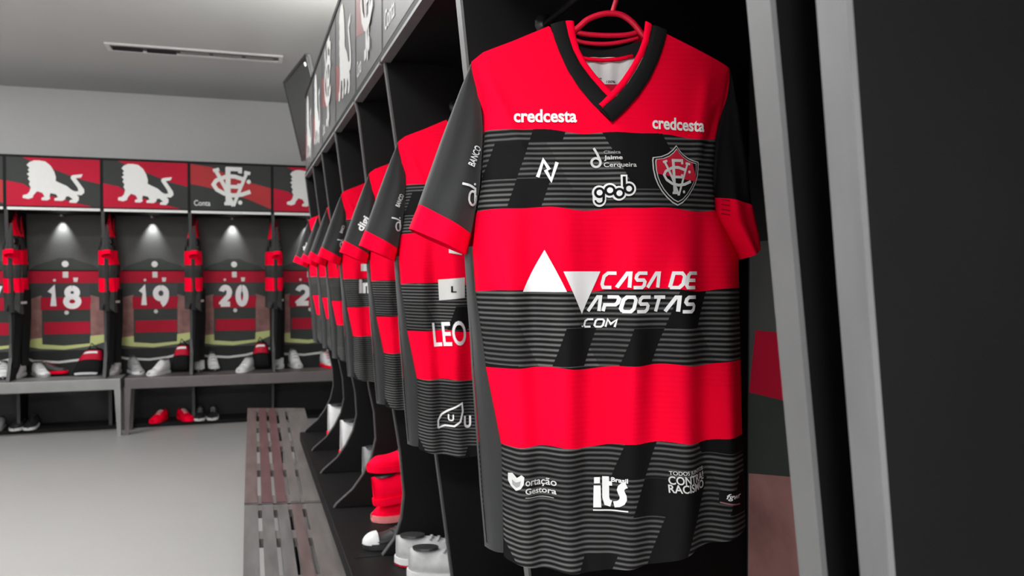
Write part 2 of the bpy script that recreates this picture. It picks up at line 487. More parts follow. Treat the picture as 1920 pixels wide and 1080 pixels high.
# jersey cloth: bands from the garment coordinate, fine woven lines, patchy geometric pattern
def jersey_material():
    m = bpy.data.materials.new('jersey_cloth')
    m.use_nodes = True
    nt = m.node_tree; N = nt.nodes; Lk = nt.links
    b = N['Principled BSDF']
    b.inputs['Roughness'].default_value = 0.72
    b.inputs['Specular IOR Level'].default_value = 0.04
    def mth(op, a, c=None, d=None):
        n = N.new('ShaderNodeMath'); n.operation = op
        for i, v in enumerate((a, c, d)):
            if v is None: continue
            if isinstance(v, (int, float)): n.inputs[i].default_value = v
            else: Lk.new(v, n.inputs[i])
        return n.outputs[0]
    def mixc(f, a, c):
        n = N.new('ShaderNodeMix'); n.data_type = 'RGBA'
        for i, v in ((0, f), (6, a), (7, c)):
            if isinstance(v, tuple): n.inputs[i].default_value = v + (1,)
            elif isinstance(v, (int, float)): n.inputs[i].default_value = v
            else: Lk.new(v, n.inputs[i])
        return n.outputs[2]
    u1 = N.new('ShaderNodeUVMap'); u1.uv_map = 'bands'
    s1 = N.new('ShaderNodeSeparateXYZ'); Lk.new(u1.outputs[0], s1.inputs[0])
    u2 = N.new('ShaderNodeUVMap'); u2.uv_map = 'flat'
    s2 = N.new('ShaderNodeSeparateXYZ'); Lk.new(u2.outputs[0], s2.inputs[0])
    X, Y = s2.outputs[0], s2.outputs[1]        # thousands of photo pixels
    odd = mth('GREATER_THAN', mth('MODULO', mth('FLOOR', mth('MULTIPLY', s1.outputs[1], 6.0)), 2.0), 0.5)
    # geometric patches: cells of a sheared grid with random values
    cx = mth('FLOOR', mth('MULTIPLY', mth('ADD', X, mth('MULTIPLY', Y, 0.35)), 1 / 0.060))
    cy = mth('FLOOR', mth('MULTIPLY', Y, 1 / 0.068))
    cb = N.new('ShaderNodeCombineXYZ'); Lk.new(cx, cb.inputs[0]); Lk.new(cy, cb.inputs[1])
    wn = N.new('ShaderNodeTexWhiteNoise'); wn.noise_dimensions = '2D'; Lk.new(cb.outputs[0], wn.inputs['Vector'])
    cx2 = mth('FLOOR', mth('MULTIPLY', mth('SUBTRACT', X, mth('MULTIPLY', Y, 0.5)), 1 / 0.11))
    cb2 = N.new('ShaderNodeCombineXYZ'); Lk.new(cx2, cb2.inputs[0]); Lk.new(mth('FLOOR', mth('MULTIPLY', Y, 1 / 0.12)), cb2.inputs[1])
    wn2 = N.new('ShaderNodeTexWhiteNoise'); wn2.noise_dimensions = '2D'; Lk.new(cb2.outputs[0], wn2.inputs['Vector'])
    patch = mth('MULTIPLY', mth('GREATER_THAN', wn.outputs['Value'], 0.15), mth('GREATER_THAN', wn2.outputs['Value'], 0.13))
    inten = mth('MULTIPLY', patch, mth('ADD', 0.55, mth('MULTIPLY', wn2.outputs['Value'], 0.45)))
    sw = mth('SINE', mth('MULTIPLY', Y, 2 * PI / 0.0094))
    line = mth('MULTIPLY', mth('MULTIPLY', mth('ADD', mth('MULTIPLY', sw, 0.5), 0.5), mth('ADD', mth('MULTIPLY', sw, 0.5), 0.5)), inten)
    dark = mixc(line, (0.009, 0.009, 0.0092), (0.14, 0.14, 0.137))
    rl = mth('MULTIPLY', mth('ADD', mth('MULTIPLY', sw, 0.5), 0.5), mth('MULTIPLY', inten, 0.22))
    red = mixc(rl, RED, (0.72, 0.001, 0.02))
    Lk.new(mixc(odd, red, dark), b.inputs['Base Color'])
    return m
m_jersey = jersey_material()

def uv_mesh(name, fn, nu, nv, m, parent, flip=False):
    """grid part with the two cloth UV maps; fn(u, v) -> (px, py, local point)"""
    data = [fn(i / nu, j / nv) for j in range(nv + 1) for i in range(nu + 1)]
    fs = []
    for j in range(nv):
        for i in range(nu):
            a = j * (nu + 1) + i
            q = [a + nu + 1, a + nu + 2, a + 1, a]
            fs.append(q[::-1] if flip else q)
    me = bpy.data.meshes.new(name)
    me.from_pydata([tuple(d[2]) for d in data], [], fs)
    me.materials.append(m)
    ua = me.uv_layers.new(name='bands'); ub = me.uv_layers.new(name='flat')
    gv = [garment_v(d[0], d[1]) for d in data]
    for lp in me.loops:
        k = lp.vertex_index
        ua.data[lp.index].uv = (0, gv[k] / 6.0)
        ub.data[lp.index].uv = (data[k][0] / 1000, data[k][1] / 1000)
    me.polygons.foreach_set('use_smooth', [True] * len(fs))
    o = bpy.data.objects.new(name, me)
    COL.objects.link(o)
    o.parent = parent
    return o

def body_front(u, v):
    xt = lerp(884, 1368, u)
    # columns bend from the straight shoulder line to the slanted hem
    def xat(y):
        return lerp(pl(XL, y), pl(XR, y), u)
    yt = pl(TOPF, xt)
    yb0 = 1030
    for _ in range(3): yb0 = pl(BOT, xat(yb0))
    y = lerp(yt, yb0, v)
    x = lerp(xt, xat(y), sst(0, .12, v)) if v < .12 else xat(y)
    return x, y, P2(x, y, relief(x, y))
def back_w(s, y):
    ramp = 0.3 + 0.7 * sst(90, 420, y)
    return -(0.018 + 0.060 * ramp * max(0.0, 1 - abs(2 * s - 1) ** 3) ** 0.5) + .004 * math.sin(s * 22)
def body_back(u, v):
    xt = lerp(884, 1368, u)
    def xat(y):
        l = pl(XS, y) if y > 470 else lerp(pl(XL, y), pl(XS, 470), sst(300, 470, y))
        return lerp(l + 2, pl(XR, y) - 3, u)
    yt = pl(TOPB, xt)
    y = lerp(yt, lerp(1026, 978, u) + 8 * math.sin(u * 3.1), v)
    x = lerp(xt, xat(y), sst(0, .12, v)) if v < .12 else xat(y)
    return x, y, P2(x, y, back_w(u, y))
def body_side(u, v):
    y = lerp(462, 1036, v)
    xs, xl = pl(XS, y), pl(XL, y)
    x = lerp(xs, xl, u)
    w = lerp(-0.028, 0.001, u ** .7) + 0.006 * math.sin(u * PI)
    return x, y, P2(x, y, w)

# sleeves: outer edge O(s), inner edge I(s)
SLV = {
 'left': dict(O=[(0, 884, 118), (.15, 864, 165), (.5, 826, 265), (1, 783, 386)], I=[(0, 884, 118), (.15, 901, 168), (.35, 908, 240), (.65, 902, 350), (1, 884, 442)],
              CO=[(0, 784, 384), (1, 766, 429)], CI=[(0, 885, 440), (1, 876, 478)]),
 'right': dict(O=[(0, 1368, 129), (.3, 1385, 215), (.7, 1398, 310), (1, 1404, 390)], I=[(0, 1368, 129), (.3, 1355, 200), (.5, 1343, 260), (1, 1335, 372)],
               CO=[(0, 1404, 388), (.5, 1416, 440), (1, 1417, 466)], CI=[(0, 1334, 370), (.35, 1338, 412), (1, 1384, 488)]),
}
def pt3(lst, s): return pl(lst, s, 0, 1), pl(lst, s, 0, 2)
def sleeve_pt(side, s, a, cuff=False):
    """s along the sleeve, a around it (0..1 front from outer to inner edge, 1..2 back)"""
    d = SLV[side]
    O = pt3(d['CO' if cuff else 'O'], s); I = pt3(d['CI' if cuff else 'I'], s)
    t = a if a <= 1 else 2 - a
    x = lerp(O[0], I[0], t); y = lerp(O[1], I[1], t)
    ss = (s if not cuff else 1 + .2 * s)
    k = math.sqrt(max(0, 1 - (2 * t - 1) ** 2))
    base = -0.010 * t if side == 'left' else -0.014 * t
    bul = (0.006 + 0.026 * min(1, ss)) * k
    if cuff: bul += 0.0035
    fold = .004 * math.sin(t * 9 + ss * 2) * min(1, ss) * k
    w = base + bul + fold if a <= 1 else base - bul * 1.1
    return x, y, P2(x, y, w)
def sleeve_mesh(name, side, parent, m, cuff=False):
    nu, nv = 40, (10 if cuff else 30)
    mb = MB()
    vs = []; fs = []
    for j in range(nv + 1):
        for i in range(nu):
            vs.append(sleeve_pt(side, j / nv, 2 * i / nu, cuff)[2])
    for j in range(nv):
        for i in range(nu):
            k = (i + 1) % nu
            fs.append([j * nu + i, (j + 1) * nu + i, (j + 1) * nu + k, j * nu + k])
    mb.add(vs, fs, m, True)
    return mb.build(name, parent)
def sleeve_w(side):
    pts = []
    for j in range(31):
        for i in range(21):
            x, y, p = sleeve_pt(side, j / 30, i / 20)
            pts.append((x, y, p.y))
    kd = kdtree.KDTree(len(pts))
    for i, p in enumerate(pts): kd.insert((p[0], p[1], 0), i)
    kd.balance()
    def f(x, y):
        r = kd.find_n((x, y, 0), 4)
        ws = [1 / (d + .5) for _, _, d in r]
        base = P2(x, y).y
        return base - sum(pts[i][2] * w for (_, i, _), w in zip(r, ws)) / sum(ws)
    return f

def art(mb, g, m, wfn, off=0.002, maxlen=5):
    off += .0014
    v, f = refine(g, maxlen)
    vs = [P2(x, y, wfn(x, y) + off) for x, y in v]
    # face the viewer
    for q in f:
        a, b, c = (Vector(v[i]) for i in q[:3])
        if (b - a).cross(c - a) > 0: q.reverse()
    mb.add(vs, f, m)

shirt = empty('football_shirt', O0, (0, 0, PHI), 'nearest large red and black striped football shirt with white sponsor lettering, facing the camera', 'shirt', 'shirts hanging along the right locker row')
p_front = uv_mesh('body_front', body_front, 140, 190, m_jersey, shirt)
p_back = uv_mesh('body_back', body_back, 40, 60, m_jersey, shirt, flip=True)
mbs = MB(); mbs.grid(lambda u, v: body_side(u, v)[2], 8, 60, m_sleeve, True, True)
p_side = mbs.build('side_panel', shirt)
p_sl = sleeve_mesh('sleeve', 'left', shirt, m_sleeve)
p_sr = sleeve_mesh('sleeve', 'right', shirt, m_black)
p_cl = sleeve_mesh('cuff', 'left', shirt, m_red, True)
p_cr = sleeve_mesh('cuff', 'right', shirt, m_red, True)

# collar: two crossing bands with piping, and the band behind the neck
def band(mb, outer, inner, m, off, n=30, thick=0.003):
    oo = [(i / (len(outer) - 1),) + p for i, p in enumerate(outer)]
    ii = [(i / (len(inner) - 1),) + p for i, p in enumerate(inner)]
    def f(u, v):
        a, b = pt3(oo, v), pt3(ii, v)
        x, y = lerp(a[0], b[0], u), lerp(a[1], b[1], u)
        return P2(x, y, relief(x, y) + off + thick * math.sqrt(max(0, 1 - (2 * u - 1) ** 2)))
    mb.grid(f, 8, n, m, True)
colL_o = [(1028, 51), (1036, 78), (1046, 105), (1060, 138), (1080, 172), (1103, 201), (1132, 232)]
colL_i = [(1056, 44), (1062, 72), (1070, 98), (1083, 125), (1100, 150), (1122, 178), (1148, 207)]
colR_o = [(1243, 64), (1236, 92), (1226, 120), (1208, 155), (1187, 185), (1162, 212), (1134, 238)]
colR_i = [(1216, 54), (1209, 84), (1200, 109), (1185, 136), (1167, 163), (1143, 190), (1118, 211)]
mb = MB()
band(mb, colL_o, colL_i, m_black, .003)
band(mb, colR_o, colR_i, m_black, .0075)
p_col = mb.build('collar', shirt)
mb = MB()
def shiftp(pts, dx, dy): return [(x + dx, y + dy) for x, y in pts]
pipL_o = colL_i; pipL_i = [(1072, 44), (1076, 72), (1082, 96), (1095, 122), (1111, 145), (1129, 166), (1146, 184)]
pipR_o = colR_i; pipR_i = [(1203, 46), (1199, 78), (1190, 102), (1176, 128), (1158, 154), (1136, 180), (1112, 203)]
band(mb, pipL_o, pipL_i, m_red, .001)
band(mb, pipR_o, pipR_i, m_red, .0055)
def pt_line(pts, w, r, m, mb): mb.tube([P2(x, y, w) for x, y in pts], r, m, 8)
p_pip = mb.build('collar_piping', shirt)
mb = MB()
def nb(u, v):
    x = lerp(1066, 1210, u); y = lerp(70 + 12 * math.sin(u * PI), 97 + 6 * math.sin(u * PI), v)
    return P2(x, y, -.030 + .012 * abs(2 * u - 1) ** 2)
mb.grid(nb, 20, 4, m_black, True, True)
mb.tube([P2(x, y, -.023) for x, y in [(1084, 97), (1110, 103), (1140, 105), (1170, 103), (1196, 97)]], .0028, m_red, 8)
p_nb = mb.build('neckband', shirt)
# pale lining inside the back, with tiny size marks
m_lining = mat('lining_white', (0.62, 0.61, 0.60), 0.8, vary=0.22, scale=22, stretch=(3, 3, .4))
mb = MB()
def lin(u, v):
    x = lerp(1078, 1222, u); y = lerp(98, 152, v)
    return P2(x, y, -.0275 + .0015 * math.sin(u * 26))
mb.grid(lin, 40, 8, m_lining, True, True)
mb.grid(lambda u, v: P2(lerp(1112, 1170, u), lerp(162, 200, v), -.024), 4, 4, m_lining, True, True)
mb.grid(lambda u, v: P2(lerp(1096, 1190, u), lerp(151, 163, v), -.023), 4, 2, m_deepred, True, True)
for tx, a, b, c, d in [('PRO', 1112, 143, 1126, 148), ('G', 1131, 138, 1138, 149), ('100%', 1147, 143, 1164, 148)]:
    g = g_text(tx, a, b, c, d, .01)
    mb.add([P2(x, y, -.0255) for x, y in g[0]], g[1], m_black)
p_lin = mb.build('neck_label', shirt)

# ---- printed marks on the near shirt
Zm = lambda x0, y0, k: (lambda x, y: (x0 + x / k, y0 + y / k))
pr = MB()
art(pr, g_text('credcesta', 958, 211, 1072, 236, .028, rot=.8), m_white, relief)
pr.build('chest_lettering', shirt)
pr = MB()
art(pr, g_text('credcesta', 1210, 227, 1308, 251, .028, rot=3), m_white, relief)
p_sp = pr.build('chest_lettering', shirt)
pr = MB()
z4 = Zm(940, 240, 4)
art(pr, g_move(g_stroke([(226, 394), (272, 268), (312, 340)], 26), z4), m_white, relief)
art(pr, g_move(g_stroke([(284, 340), (322, 418), (370, 284)], 26), z4), m_white, relief)
pr.build('maker_mark', shirt)
pr = MB()
art(pr, g_move(g_ring((650, 288), 32, 17), z4), m_off, relief)
art(pr, g_move(g_stroke([(638, 180), (662, 225), (682, 280)], 17), z4), m_off, relief)
art(pr, g_text('Clinica', 1117, 290, 1146, 296, .01), m_grey, relief)
art(pr, g_text('Jaime', 1117, 299, 1149, 309, .02), m_off, relief)
art(pr, g_text('Cerqueira', 1116, 312, 1174, 323, .01), m_off, relief)
pr.build('clinic_mark', shirt)
pr = MB()
for c in [(668, 508), (740, 492), (804, 514), (872, 482)]:
    art(pr, g_move(g_disc(c, 53), z4), m_white, relief, .002)
art(pr, g_move(g_stroke([(840, 380), (840, 480)], 48), z4), m_white, relief, .002)
art(pr, g_move(g_stroke([(668, 508), (668, 562)], 96), z4), m_white, relief, .002)
art(pr, g_move(g_disc((668, 562), 48), z4), m_white, relief, .002)
for c in [(668, 508), (740, 492), (804, 514), (872, 482)]:
    art(pr, g_move(g_disc(c, 39), z4), m_black, relief, .0027)
art(pr, g_move(g_stroke([(840, 393), (840, 470)], 22), z4), m_black, relief, .0027)
art(pr, g_move(g_stroke([(698, 508), (698, 562)], 18), z4), m_black, relief, .0027)
art(pr, g_move(g_stroke(arc((668, 562), 29, 26, 0, 180), 14), z4), m_black, relief, .0027)
for c in [(668, 508), (740, 492), (804, 514), (872, 482)]:
    art(pr, g_move(g_disc(c, 21), z4), m_white, relief, .0034)
pr.build('rounded_logo', shirt)
# shield crest
pr = MB()
z8 = Zm(1080, 270, 8)
SH = [(1380, 68), (1420, 135), (1475, 200), (1560, 262), (1640, 298), (1702, 315), (1700, 420), (1690, 520), (1660, 620), (1610, 715), (1530, 830), (1440, 920), (1358, 962), (1280, 925), (1190, 850), (1110, 760), (1050, 660), (1012, 560), (990, 440), (988, 300), (1000, 258), (1130, 240), (1240, 195), (1320, 135)]
def shr(k): return [(1360 + (x - 1360) * k, 520 + (y - 520) * k) for x, y in SH]
art(pr, g_move(g_poly(shr(1.0)), z8), m_off, relief, .002)
art(pr, g_move(g_poly(shr(.955)), z8), m_black, relief, .0026)
art(pr, g_move(g_poly(shr(.89)), z8), m_off, relief, .0032)
inner = shr(.855)
art(pr, g_move(g_poly(inner), z8), m_black, relief, .0038)
lo = lambda x: 505 + (x - 1050) * .17
up_poly = [p for p in inner if p[1] < lo(p[0])]
up_poly = sorted(up_poly, key=lambda p: p[0])
red_poly = up_poly + [(up_poly[-1][0] - 6, lo(up_poly[-1][0])), (up_poly[0][0] + 8, lo(up_poly[0][0]))]
art(pr, g_move(g_poly(red_poly), z8), mat('crest_red', (0.55, 0.005, 0.03), .6), relief, .0043)
for q, g in enumerate(monogram(.075)):
    art(pr, g_move(g, lambda u, v: z8(1112 + u * 455, 272 + v * 560)), m_off, relief, .005 + .0002 * q)
pr.build('shield_crest', shirt)
# big sponsor
pr = MB()
art(pr, g_poly([(1008, 470), (1046, 546), (970, 546)]), m_white, relief, .002)
art(pr, g_poly([(1039, 509), (1111, 509), (1076, 586)]), m_white, relief, .002)
for g in g_techno('CASA DE', 1114, 509, 1286, 541, 6.2): art(pr, g, m_white, relief, .002)
for g in g_techno('APOSTAS', 1090, 552, 1280, 584, 6.2): art(pr, g, m_white, relief, .002)
for g in g_techno('.COM', 1073, 594, 1140, 611, 3.6): art(pr, g, m_white, relief, .002)
pr.build('sponsor_lettering', shirt)
# lower marks
pr = MB()
art(pr, g_poly([(948, 880), (954, 877), (960, 884), (967, 877), (972, 881), (971, 894), (966, 903), (959, 908), (952, 902), (948, 893)]), m_off, relief)
art(pr, g_poly([(953, 889), (958, 893), (966, 888), (964, 898), (959, 902), (954, 898)]), m_grey, relief, .003)
art(pr, g_text('ortação', 974, 884, 1030, 900, .012), m_off, relief)
art(pr, g_text('Gestora', 974, 901, 1030, 912, .02), m_off, relief)
art(pr, g_stroke([(974, 918), (1026, 919)], 1.6), m_grey, relief)
pr.build('heart_mark', shirt)
pr = MB()
K = lambda pts: [(1090 + x / 3.84 - 0, 840 + y / 3.84) for x, y in pts]
A9 = lambda pts: [(900 + x / 3.84, 840 + y / 3.84) for x, y in pts]
art(pr, g_poly(A9([(770, 165), (810, 162), (810, 205), (770, 208)])), m_white, relief)
art(pr, g_poly(A9([(768, 222), (814, 220), (818, 372), (764, 374)])), m_white, relief)
art(pr, g_stroke(A9([(848, 156), (848, 300), (858, 335), (884, 342)]), 12), m_white, relief)
art(pr, g_stroke(A9([(830, 205), (890, 203)]), 8), m_white, relief)
art(pr, g_stroke(A9([(975, 203), (958, 210), (945, 225), (940, 243), (946, 262), (955, 282), (956, 304), (946, 325), (926, 340), (900, 346)]), 11), m_white, relief)
art(pr, g_text('Brasil', *A9([(885, 160)])[0], *A9([(985, 192)])[0], .03), m_white, relief)
art(pr, g_stroke(A9([(762, 392), (985, 384)]), 2.4), m_white, relief)
pr.build('institute_mark', shirt)
pr = MB()
art(pr, g_text('TODOS JUNTOS', 1231, 865, 1299, 874, .01, rot=-5), m_off, relief)
art(pr, g_text('CONTRA!', 1230, 874, 1300, 889, .02, rot=-5), m_off, relief)
art(pr, g_text('RACISMO', 1230, 889, 1300, 904, .02, rot=-5), m_off, relief)
pr.build('campaign_lettering', shirt)
pr = MB()
art(pr, g_poly([(1328, 909), (1375, 908), (1373, 929), (1328, 931)]), m_black, relief, .002)
art(pr, g_stroke([(1329, 928), (1368, 932)], 2.6), mat('patch_pink', (.30, .12, .14), .6), relief, .003)
art(pr, g_text('fgwr', 1338, 911, 1370, 924, .02, .35), m_white, relief, .003)
pr.build('hem_patch', shirt)
# sleeve lettering: reads upwards along the left sleeve
swl = sleeve_w('left')
def sleeve_lettering(mbx):
    zs = Zm(740, 100, 2.7)
    art(mbx, g_move(g_ring((388, 738), 20, 11, 24, 34), zs), m_white, swl, .004)
    art(mbx, g_move(g_stroke([(332, 668), (372, 676), (402, 690), (404, 760)], 12), zs), m_white, swl, .004)
    art(mbx, g_move(g_disc((400, 668), 6, 10), zs), m_white, swl, .004)
pr = MB(); sleeve_lettering(pr)
p_slm = pr.build('sleeve_mark', shirt)
pr = MB(); art(pr, g_text('BANCO', 868, 288, 908, 302, .02, rot=-68), m_white, swl, .004)
p_slt = pr.build('sleeve_lettering', shirt)
pr = MB()
swr = sleeve_w('right')
for dy in (0, 9, 18, 26):
    art(pr, g_stroke([(1336, 377 + dy), (1352, 380 + dy)], 2.2), m_deepred, lambda x, y: .016, .012)
pr.build('cuff_marks', shirt)

# hanger
def hanger_mesh():
    mb = MB()
    w = -.010
    arcp = [(1060, 64), (1085, 50), (1105, 33), (1130, 23), (1152, 21), (1172, 25), (1192, 40), (1208, 60), (1224, 72)]
    def smooth(pts, n=6):
        out = []
        for i in range(len(pts) - 1):
            p0 = pts[max(0, i - 1)]; p1 = pts[i]; p2 = pts[i + 1]; p3 = pts[min(len(pts) - 1, i + 2)]
            for k in range(n):
                t = k / n
                out.append(tuple(.5 * (2 * p1[j] + (p2[j] - p0[j]) * t + (2 * p0[j] - 5 * p1[j] + 4 * p2[j] - p3[j]) * t * t + (3 * p1[j] - p0[j] - 3 * p2[j] + p3[j]) * t ** 3) for j in (0, 1)))
        return out + [pts[-1]]
    m_h = mat('hanger_red', (0.62, 0.003, 0.03), .35, vary=.05)
    full = [(908, 128), (960, 104), (1020, 82)] + arcp + [(1280, 100), (1345, 135)]
    mb.tube([P2(x, y, w if 1050 < x < 1230 else -.008) for x, y in smooth(full)], .0042, m_h, 10)
    mb.tube([P2(x, y, w - .004) for x, y in smooth([(1078, 52), (1100, 58), (1140, 61), (1180, 60), (1204, 54)])], .0036, m_h, 8)
    mb.tube([P2(x, y, w - .010) for x, y in smooth([(1074, 62), (1100, 72), (1140, 75), (1175, 71), (1208, 62)])], .003, m_h, 8)
    o1 = mb
    hk = MB()
    hk.tube([P2(x, y, w) for x, y in smooth([(1150, 24), (1156, 6), (1162, -16), (1166, -40), (1158, -62), (1138, -70), (1122, -58)])], .0034, m_h, 10)
    return o1, hk
HG = 'red hangers on the right locker row'
hanger = empty('clothes_hanger', O0, (0, 0, PHI), 'red plastic hanger in the collar of the nearest large shirt', 'hanger', HG)
h1, h2 = hanger_mesh()
h1.build('hanger_arms', hanger)
h2.build('hanger_hook', hanger)

# ---- farther shirts share the cloth and have their own marks
SHOULDER = P2(884, 118)
def place_root(shoulder_world, rot):
    return Vector(shoulder_world) - Matrix.Rotation(rot, 3, 'Z') @ SHOULDER
ZSH = (MX @ SHOULDER).z
def bare_copy(label, loc, rot, group, scale=1.0, sleeves=True, lettering=True):
    r = empty('football_shirt', loc, (0, 0, rot), label, 'shirt', group)
    r.scale = (scale,) * 3
    for c in [p_front, p_back, p_side, p_sl, p_sr, p_cl, p_cr, p_col, p_pip, p_nb] + ([p_slt, p_slm] if lettering else []):
        k = c.copy(); COL.objects.link(k); k.parent = r
    return r
def hang_copy(label, loc, rot, group, scale=1.0):
    h = copy_tree(hanger)
    h.location = loc; h.rotation_euler = (0, 0, rot); h.scale = (scale,) * 3
    h['label'] = label; h['group'] = group
    return h
GR = 'shirts hanging along the right locker row'
ROW = [  # shoulder pixel, depth, rotation, label
 ((746, 268), 1.79, -6, 'red and black shirt with white LEO lettering, directly behind the large near shirt'),
 ((692, 327), 2.36, -4, 'third shirt from the camera in the right row, black sleeve over flared black hem'),
 ((640, 363), 2.98, -4, 'fourth shirt from the camera in the right row, red band beside white lettering'),
 ((613, 388), 3.62, -2, 'fifth shirt from the camera in the right row, narrow red shoulder and red cuff'),
 ((596, 402), 4.10, -2, 'second farthest shirt of the right row, thin slice of red and black'),
 ((579, 412), 4.50, -2, 'farthest shirt of the right row, white lettering on its black sleeve')]
rowshirts = []
for i, ((px, py), dep, rt, lab) in enumerate(ROW):
    p = at_depth(px, py, dep); p.z = ZSH
    rot = math.radians(rt)
    r = bare_copy(lab, place_root(p, rot), rot, GR, lettering=(i != 1 and i != 5))
    rowshirts.append(r)
    hang_copy(['red hanger inside the shirt with LEO lettering', 'red hanger inside the third shirt of the right row', 'red hanger inside the fourth shirt of the right row',
               'red hanger inside the fifth shirt of the right row', 'red hanger inside the second farthest shirt of the right row', 'red hanger inside the farthest shirt of the right row'][i], r.location, rot, HG)
# marks on those shirts, placed on the shirt's own front (photo-plane coordinates of the near shirt)
pr = MB()
def s1(x, y):   # photo position on the second shirt -> place on the pattern
    k = 1.79 / 1.14
    return (884 + (x - 746) * k, 118 + (y - 268) * k)
art(pr, g_move(g_text('LEO', 808, 610, 868, 656, .012, rot=-5), s1), m_white, relief, .003)
pr.build('name_lettering', rowshirts[0])
pr = MB()
art(pr, g_move(g_poly([(818, 532), (866, 528), (866, 566), (820, 571)]), s1), m_off, relief, .003)
art(pr, g_move(g_text('L', 840, 544, 850, 556, .03), s1), m_black, relief, .004)
pr.build('white_patch', rowshirts[0])
pr = MB()
art(pr, g_move(g_poly([(836, 464), (862, 470), (860, 486), (836, 482)]), s1), m_off, relief, .003)
pr.build('white_patch', rowshirts[0])
pr = MB()
z3 = lambda x, y: s1(440 + x / 3.177, 740 + y / 3.177)
art(pr, g_move(g_stroke([(1200, 225), (1200, 180), (1220, 145), (1260, 115), (1335, 72), (1340, 120), (1325, 180), (1290, 208), (1240, 210), (1200, 225)], 11), z3), m_white, relief, .003)
art(pr, g_move(g_text('U', 1255, 140, 1288, 180, .03), z3), m_white, relief, .003)
art(pr, g_move(g_text('U', 1347, 148, 1392, 220, .04), z3), m_white, relief, .003)
pr.build('leaf_logo', rowshirts[0])
pr = MB()
art(pr, g_text('digi', 832, 300, 892, 340, .03, rot=-58), m_white, swl, .004)
pr.build('sleeve_lettering', rowshirts[1])
pr = MB()
art(pr, g_text('digi', 832, 300, 892, 340, .03, rot=-58), m_white, swl, .004)
pr.build('sleeve_lettering', rowshirts[5])
pr = MB()
art(pr, g_text('in', 965, 545, 1020, 615, .05), m_white, relief, .003)
pr.build('sponsor_lettering', rowshirts[2])
pr = MB()
art(pr, g_poly([(975, 470), (1030, 470), (1030, 505), (975, 505)]), m_off, relief, .003)
pr.build('white_patch', rowshirts[2])
pr = MB()
art(pr, g_disc((965, 240), 20), m_off, relief, .003)
pr.build('chest_mark', rowshirts[2])

# ------------------------------------------------------------------ lockers
ZHB, ZHT = 1.92, 2.37
def header_art(mb, kind, x0, x1, z0, z1, y, gloss=False):
    """artwork on a header face looking towards -y, from x0 to x1"""
    X = lambda u: lerp(x0, x1, u); Z = lambda v: lerp(z1, z0, v)
    def put(g, m, k):
        vs = [(X(u), y - .0008 * k, Z(v)) for u, v in g[0]]
        fs = []
        for f in g[1]:
            a, b, c = (Vector((vs[i][0], vs[i][2])) for i in f[:3])
            fs.append(list(f) if (b - a).cross(c - a) > 0 else list(reversed(f)))
        mb.add(vs, fs, m)
    put(g_poly([(0, 0), (1, 0), (1, 1), (0, 1)]), m_gloss if gloss else m_paneldark, 1)
    m_offp = m_glosswhite if gloss else globals()['m_offp']
    if gloss:  # reflection grey is coloured in, so little red artwork remains
        put(g_poly([(0, .48), (.16, .53), (.30, .68), (.30, .86), (0, .80)] if kind == 'lion' else [(0, .30), (.2, .36), (.34, .48), (.34, .68), (0, .60)]), m_glossred, 2)
    if kind == 'lion':
        if not gloss: put(g_poly([(.14, 0), (1, 0), (1, .52), (.78, .43), (.55, .28), (.3, .12)]), m_panelred, 2)
        if not gloss: put(g_poly([(0, .5), (.18, .56), (.3, .7), (.6, .86), (.92, 1), (0, 1)]), m_panelred, 2)
        g = g_poly(LION)
        put(([(.16 + u * .68, .07 + v * .86) for u, v in g[0]], g[1]), m_offp, 3)
    else:
        if not gloss: put(g_poly([(0, .03), (.25, .08), (.6, .33), (1, .5), (1, .96), (.7, .75), (.4, .6), (.15, .5), (0, .46)]), m_panelred2, 2)
        for q, g in enumerate(monogram(.10)):
            put(([(.25 + u * .5, .06 + v * .88) for u, v in g[0]], g[1]), m_offp, 3 + .4 * q)
        g = g_text('Conta', .04, .80, .24, .92, .01)
        put(g, m_offp, 3)

